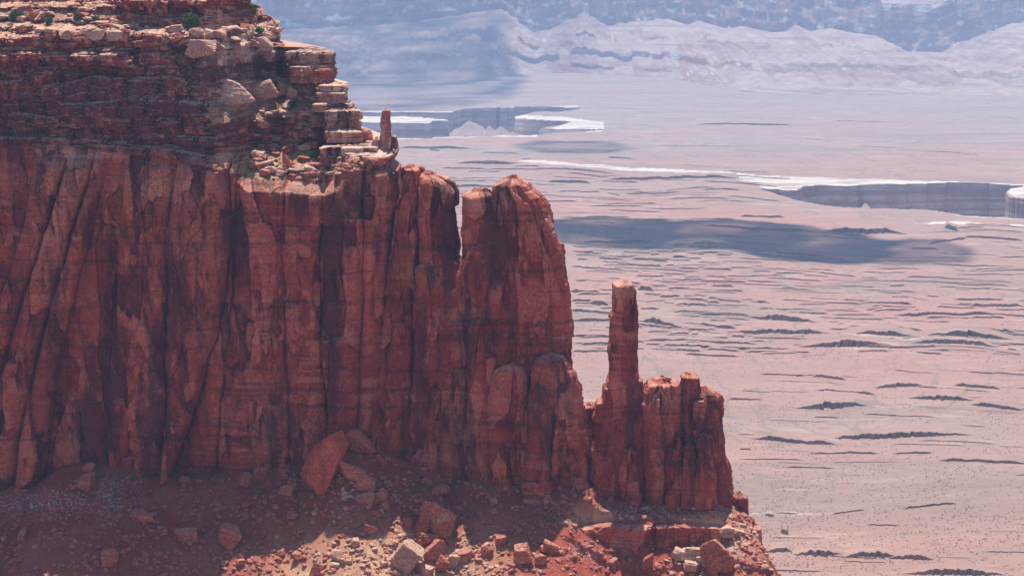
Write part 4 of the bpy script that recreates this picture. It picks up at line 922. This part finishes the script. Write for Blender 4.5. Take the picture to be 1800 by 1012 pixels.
# ------------------------------------------------------------------ far mesas with debris aprons
def build_far():
    cb = [(-900, 40), (300, 50), (480, 55), (700, 45), (880, 18), (940, 60), (975, 50), (1030, 24), (1075, 48), (1120, 42), (1180, 36), (1215, 46), (1240, 40), (1290, 55), (1310, 48), (1370, 60), (1395, 58), (1410, 46), (1440, 58), (1480, 52), (1510, 60), (1560, 66), (1590, 92), (1700, 94), (1750, 64), (1800, 44), (2400, 40)]
    ft = [(-900, 150), (480, 150), (840, 140), (900, 132), (1000, 128), (1180, 140), (1240, 160), (1300, 168), (1500, 165), (1620, 170), (1800, 180), (2400, 180)]
    xs = np.concatenate([np.arange(-5200, -1500, 25), np.arange(-1500, 3000, 4.6), np.arange(3000, 6000, 25)]); 
    us = 900 + F * xs / 9000.0
    footv = np.interp(us, *zip(*ft)); _, yf = ground(us, footv)
    yf = yf + 60 * fbm(xs / 300, 1.1, 0, 4)
    cv = np.interp(us, *zip(*cb)); 
    rows = np.concatenate([np.linspace(0, 1.0, 170), np.linspace(1.004, 1.25, 50), np.linspace(1.3, 3, 12)])
    yc = 9350 + 130 * fbm(xs / 260, 7.1, 0, 4) + np.interp(us, [480, 850, 950, 1100, 1560, 1600, 1700, 1760], [260, 260, -60, 0, 0, 240, 240, 0])
    ang = PITCH - (506 - cv) / F
    zc = 450 - yc * np.tan(ang)
    X = np.tile(xs, (len(rows), 1)); T = rows[:, None] + 0 * X
    Y = yf[None] + (yc - yf)[None] * np.minimum(T, 1) + np.maximum(T - 1, 0) * 800
    ap = zc[None] * np.clip(T, 0, 1) ** 1.12
    rid = 1 - np.abs(fbm(X / 110 + .3 * T, T * 1.2, 3.3, 4)) * 2.2
    ap = ap + 26 * (rid - .5) * np.sin(np.pi * np.clip(T, 0, 1)) + 10 * (.5 - np.abs(fbm(X / 34 + T, T * 3, 1.0, 4))) * np.sin(np.pi * np.clip(T, 0, 1)) + 3 * fbm(X / 9, T * 40, 1.0, 3) * np.sin(np.pi * np.clip(T, 0, 1))
    # resistant bench half way up the apron
    bh = 78 + 10 * fbm(X / 500, 2.0, 0, 2)
    q = sstep(.30, .312, T + .03 * fbm(X / 60, 5., 0, 4)); ap = ap + 26 * q * sstep(.75, .4, T) * (fbm(X / 200, 9., 0, 3) > -.25)
    q = sstep(.12, .127, T + .02 * fbm(X / 60, 8., 0, 4)); ap = ap + 15 * q * sstep(.5, .2, T) * (fbm(X / 260, 3., 0, 3) > 0)
    q = sstep(.60, .61, T + .04 * fbm(X / 50, 6., 0, 4)); ap = ap + 15 * q * sstep(.9, .7, T) * (fbm(X / 160, 4., 0, 3) > .05)
    tt = np.clip((T - 1) / .06, 0, 1)
    cl = zc[None] + (250 - 0 * zc[None]) * tt
    ca = 470 + 30 * fbm(X / 700, 1.1, T, 3)
    Z = np.where(T <= 1, ap, np.minimum(cl, ca))
    # cliff columns and benches
    Yd = (T > 1) * (T < 1.2) * (34 * fbm(X / 70, Z / 300, 4.4, 4) + 10 * (vor(X / 30, Z / 160, 91)[2] - .5) + 14 * np.floor((Z - zc[None]) / 55 + .4 * fbm(X / 120, 1.2, 0, 2)))
    Y = Y + Yd
    Z[0] -= 12
    t = tag(mesh('far_mesa_hills', np.stack([X, Y, Z], -1).reshape(-1, 3), grid_faces(*X.shape), M_far, None, True), kind='structure')
    return t
def far_material():
    t = NT('far_mesa_rock')
    nz = t.nz()
    st = t.noise(1.0, 4, 0.6, (0.0015, 0.0015, 0.05), (4, 4, 4))
    ap = t.mix(t.step(t.noise(0.012, 6, 0.65), 0.42, 0.6), (0.32, 0.21, 0.17), (0.38, 0.29, 0.24))
    ap = t.mix(t.step(st, 0.5, 0.62, 0, .6), ap, (0.22, 0.13, 0.11))
    cl = t.mix(t.step(t.noise(1.0, 5, 0.6, (0.004, 0.004, 0.02)), 0.45, 0.58), (0.40, 0.20, 0.15), (0.50, 0.32, 0.25))
    cl = t.mix(t.step(t.noise(0.008, 4, 0.6, (1, 1, 2.5), (4, 2, 9)), 0.57, 0.63), cl, (0.70, 0.60, 0.50))
    t.bump(t.noise(0.03, 6, 0.7), 0.8, 14.0)
    return t.out(t.mix(t.step(nz, 0.55, 0.75), cl, ap))
M_far = far_material()
build_far()

# ------------------------------------------------------------------ clouds overhead (they throw the shadows on the plain)
def cloud_material(name, lo, hi, mx):
    t = NT(name); t.b.inputs['Roughness'].default_value = 1.0
    t.out(t.mix(t.step(t.noise(0.004, 3, .5), .3, .7), (.82, .82, .82), (.9, .9, .9)))
    tr = t.n.new('ShaderNodeBsdfTransparent'); ms = t.n.new('ShaderNodeMixShader')     # thin vapour lets part of the sun through
    t.L(t.step(t.noise(0.0035, 6, .6, (1, 1.6, 0)), 0.38, 0.62, lo, hi), ms.inputs[0]); t.L(t.b.outputs[0], ms.inputs[1]); t.L(tr.outputs[0], ms.inputs[2])
    t.L(ms.outputs[0], t.n['Material Output'].inputs['Surface']); return t.m
M_cloud = cloud_material('cloud_white', 0.02, 0.62, 1); M_thin = cloud_material('thin_cloud_white', 0.45, 0.85, 1); M_veil = cloud_material('veil_cloud_white', 0.62, 0.92, 1)
def cloud(u0, v0, u1, v1, h, label, seed, zg=0.0, thick=.35, mat=None):
    xa, ya = ground(u0, v1, zg); xb, yb = ground(u1, v0, zg)
    k = (h - zg) / math.tan(SUN_EL); um = (u0 + u1) / 2
    xm0, y0 = ground(um, v1, zg); xm1, y1 = ground(um, v0, zg)
    yc = (y0 + y1) / 2; xl, _ = ground(u0, (v0 + v1) / 2, zg); xr, _ = ground(u1, (v0 + v1) / 2, zg)
    cx0, cy0 = (xl + xr) / 2 + k * math.sin(SUN_AZ), yc + k * math.cos(SUN_AZ)
    v, f = ICO[5]; p = v.copy()
    p *= (1 + .55 * fbm(v[:, 0] * 1.5 + seed, v[:, 1] * 1.5, v[:, 2] * 1.6, 5, .6) + .16 * fbm(v[:, 0] * 6 + seed, v[:, 1] * 6, v[:, 2] * 6, 4))[:, None]
    p[:, 2] = np.where(p[:, 2] < 0, p[:, 2] * .35, p[:, 2])
    p = p * np.array([(xr - xl) / 2, (y1 - y0) / 2, (xr - xl) / 2 * thick])
    o = mesh('cloud', p, f, mat or M_cloud, None, True); o.location = (float(cx0), float(cy0), h)
    tag(o, label, 'cloud')
CL = []
if True:
    cloud(960, 380, 1190, 432, 3000, 'white cloud high above the plain, westernmost of the overlapping group', 3.1)
    cloud(1080, 392, 1420, 442, 3100, 'broadest white cloud of the overlapping group above the plain', 4.4)
    cloud(1280, 402, 1560, 458, 3000, 'ragged white cloud beside the broadest one above the plain', 5.7)
    cloud(1480, 420, 1700, 462, 3200, 'thin tail cloud ending the overlapping group above the plain', 9.6, mat=M_thin)
    cloud(915, 246, 1100, 270, 6000, 'small white cloud above the far canyon', 8.2, mat=M_thin)
    cloud(300, 96, 900, 130, 9000, 'large distant cloud shading the far mesa behind the cliff', 1.4, zg=60, mat=M_veil)
    cloud(420, 66, 900, 112, 9000, 'second large distant cloud behind the one over the far mesa', 2.4, zg=160, mat=M_veil)

# ------------------------------------------------------------------ the air
def build_haze():
    x0, x1, y0, y1, z0, z1 = -16000, 16000, -9500, 42000, -200, 640
    V = np.array([[x, y, z] for z in (z0, z1) for y in (y0, y1) for x in (x0, x1)], float)
    Fq = np.array([[0, 2, 3, 1], [4, 5, 7, 6], [0, 1, 5, 4], [2, 6, 7, 3], [0, 4, 6, 2], [1, 3, 7, 5]])
    m = bpy.data.materials.new('haze_air'); m.use_nodes = True; n = m.node_tree.nodes
    n.remove(n['Principled BSDF']); pv = n.new('ShaderNodeVolumePrincipled')
    pv.inputs['Color'].default_value = (0.42, 0.66, 1.0, 1); pv.inputs['Density'].default_value = 6.2e-5; pv.inputs['Anisotropy'].default_value = 0.0
    m.node_tree.links.new(pv.outputs[0], n['Material Output'].inputs['Volume'])
    tag(mesh('haze', V, Fq, m), 'thin blue desert haze filling the whole view', 'haze', kind='stuff')
build_haze()
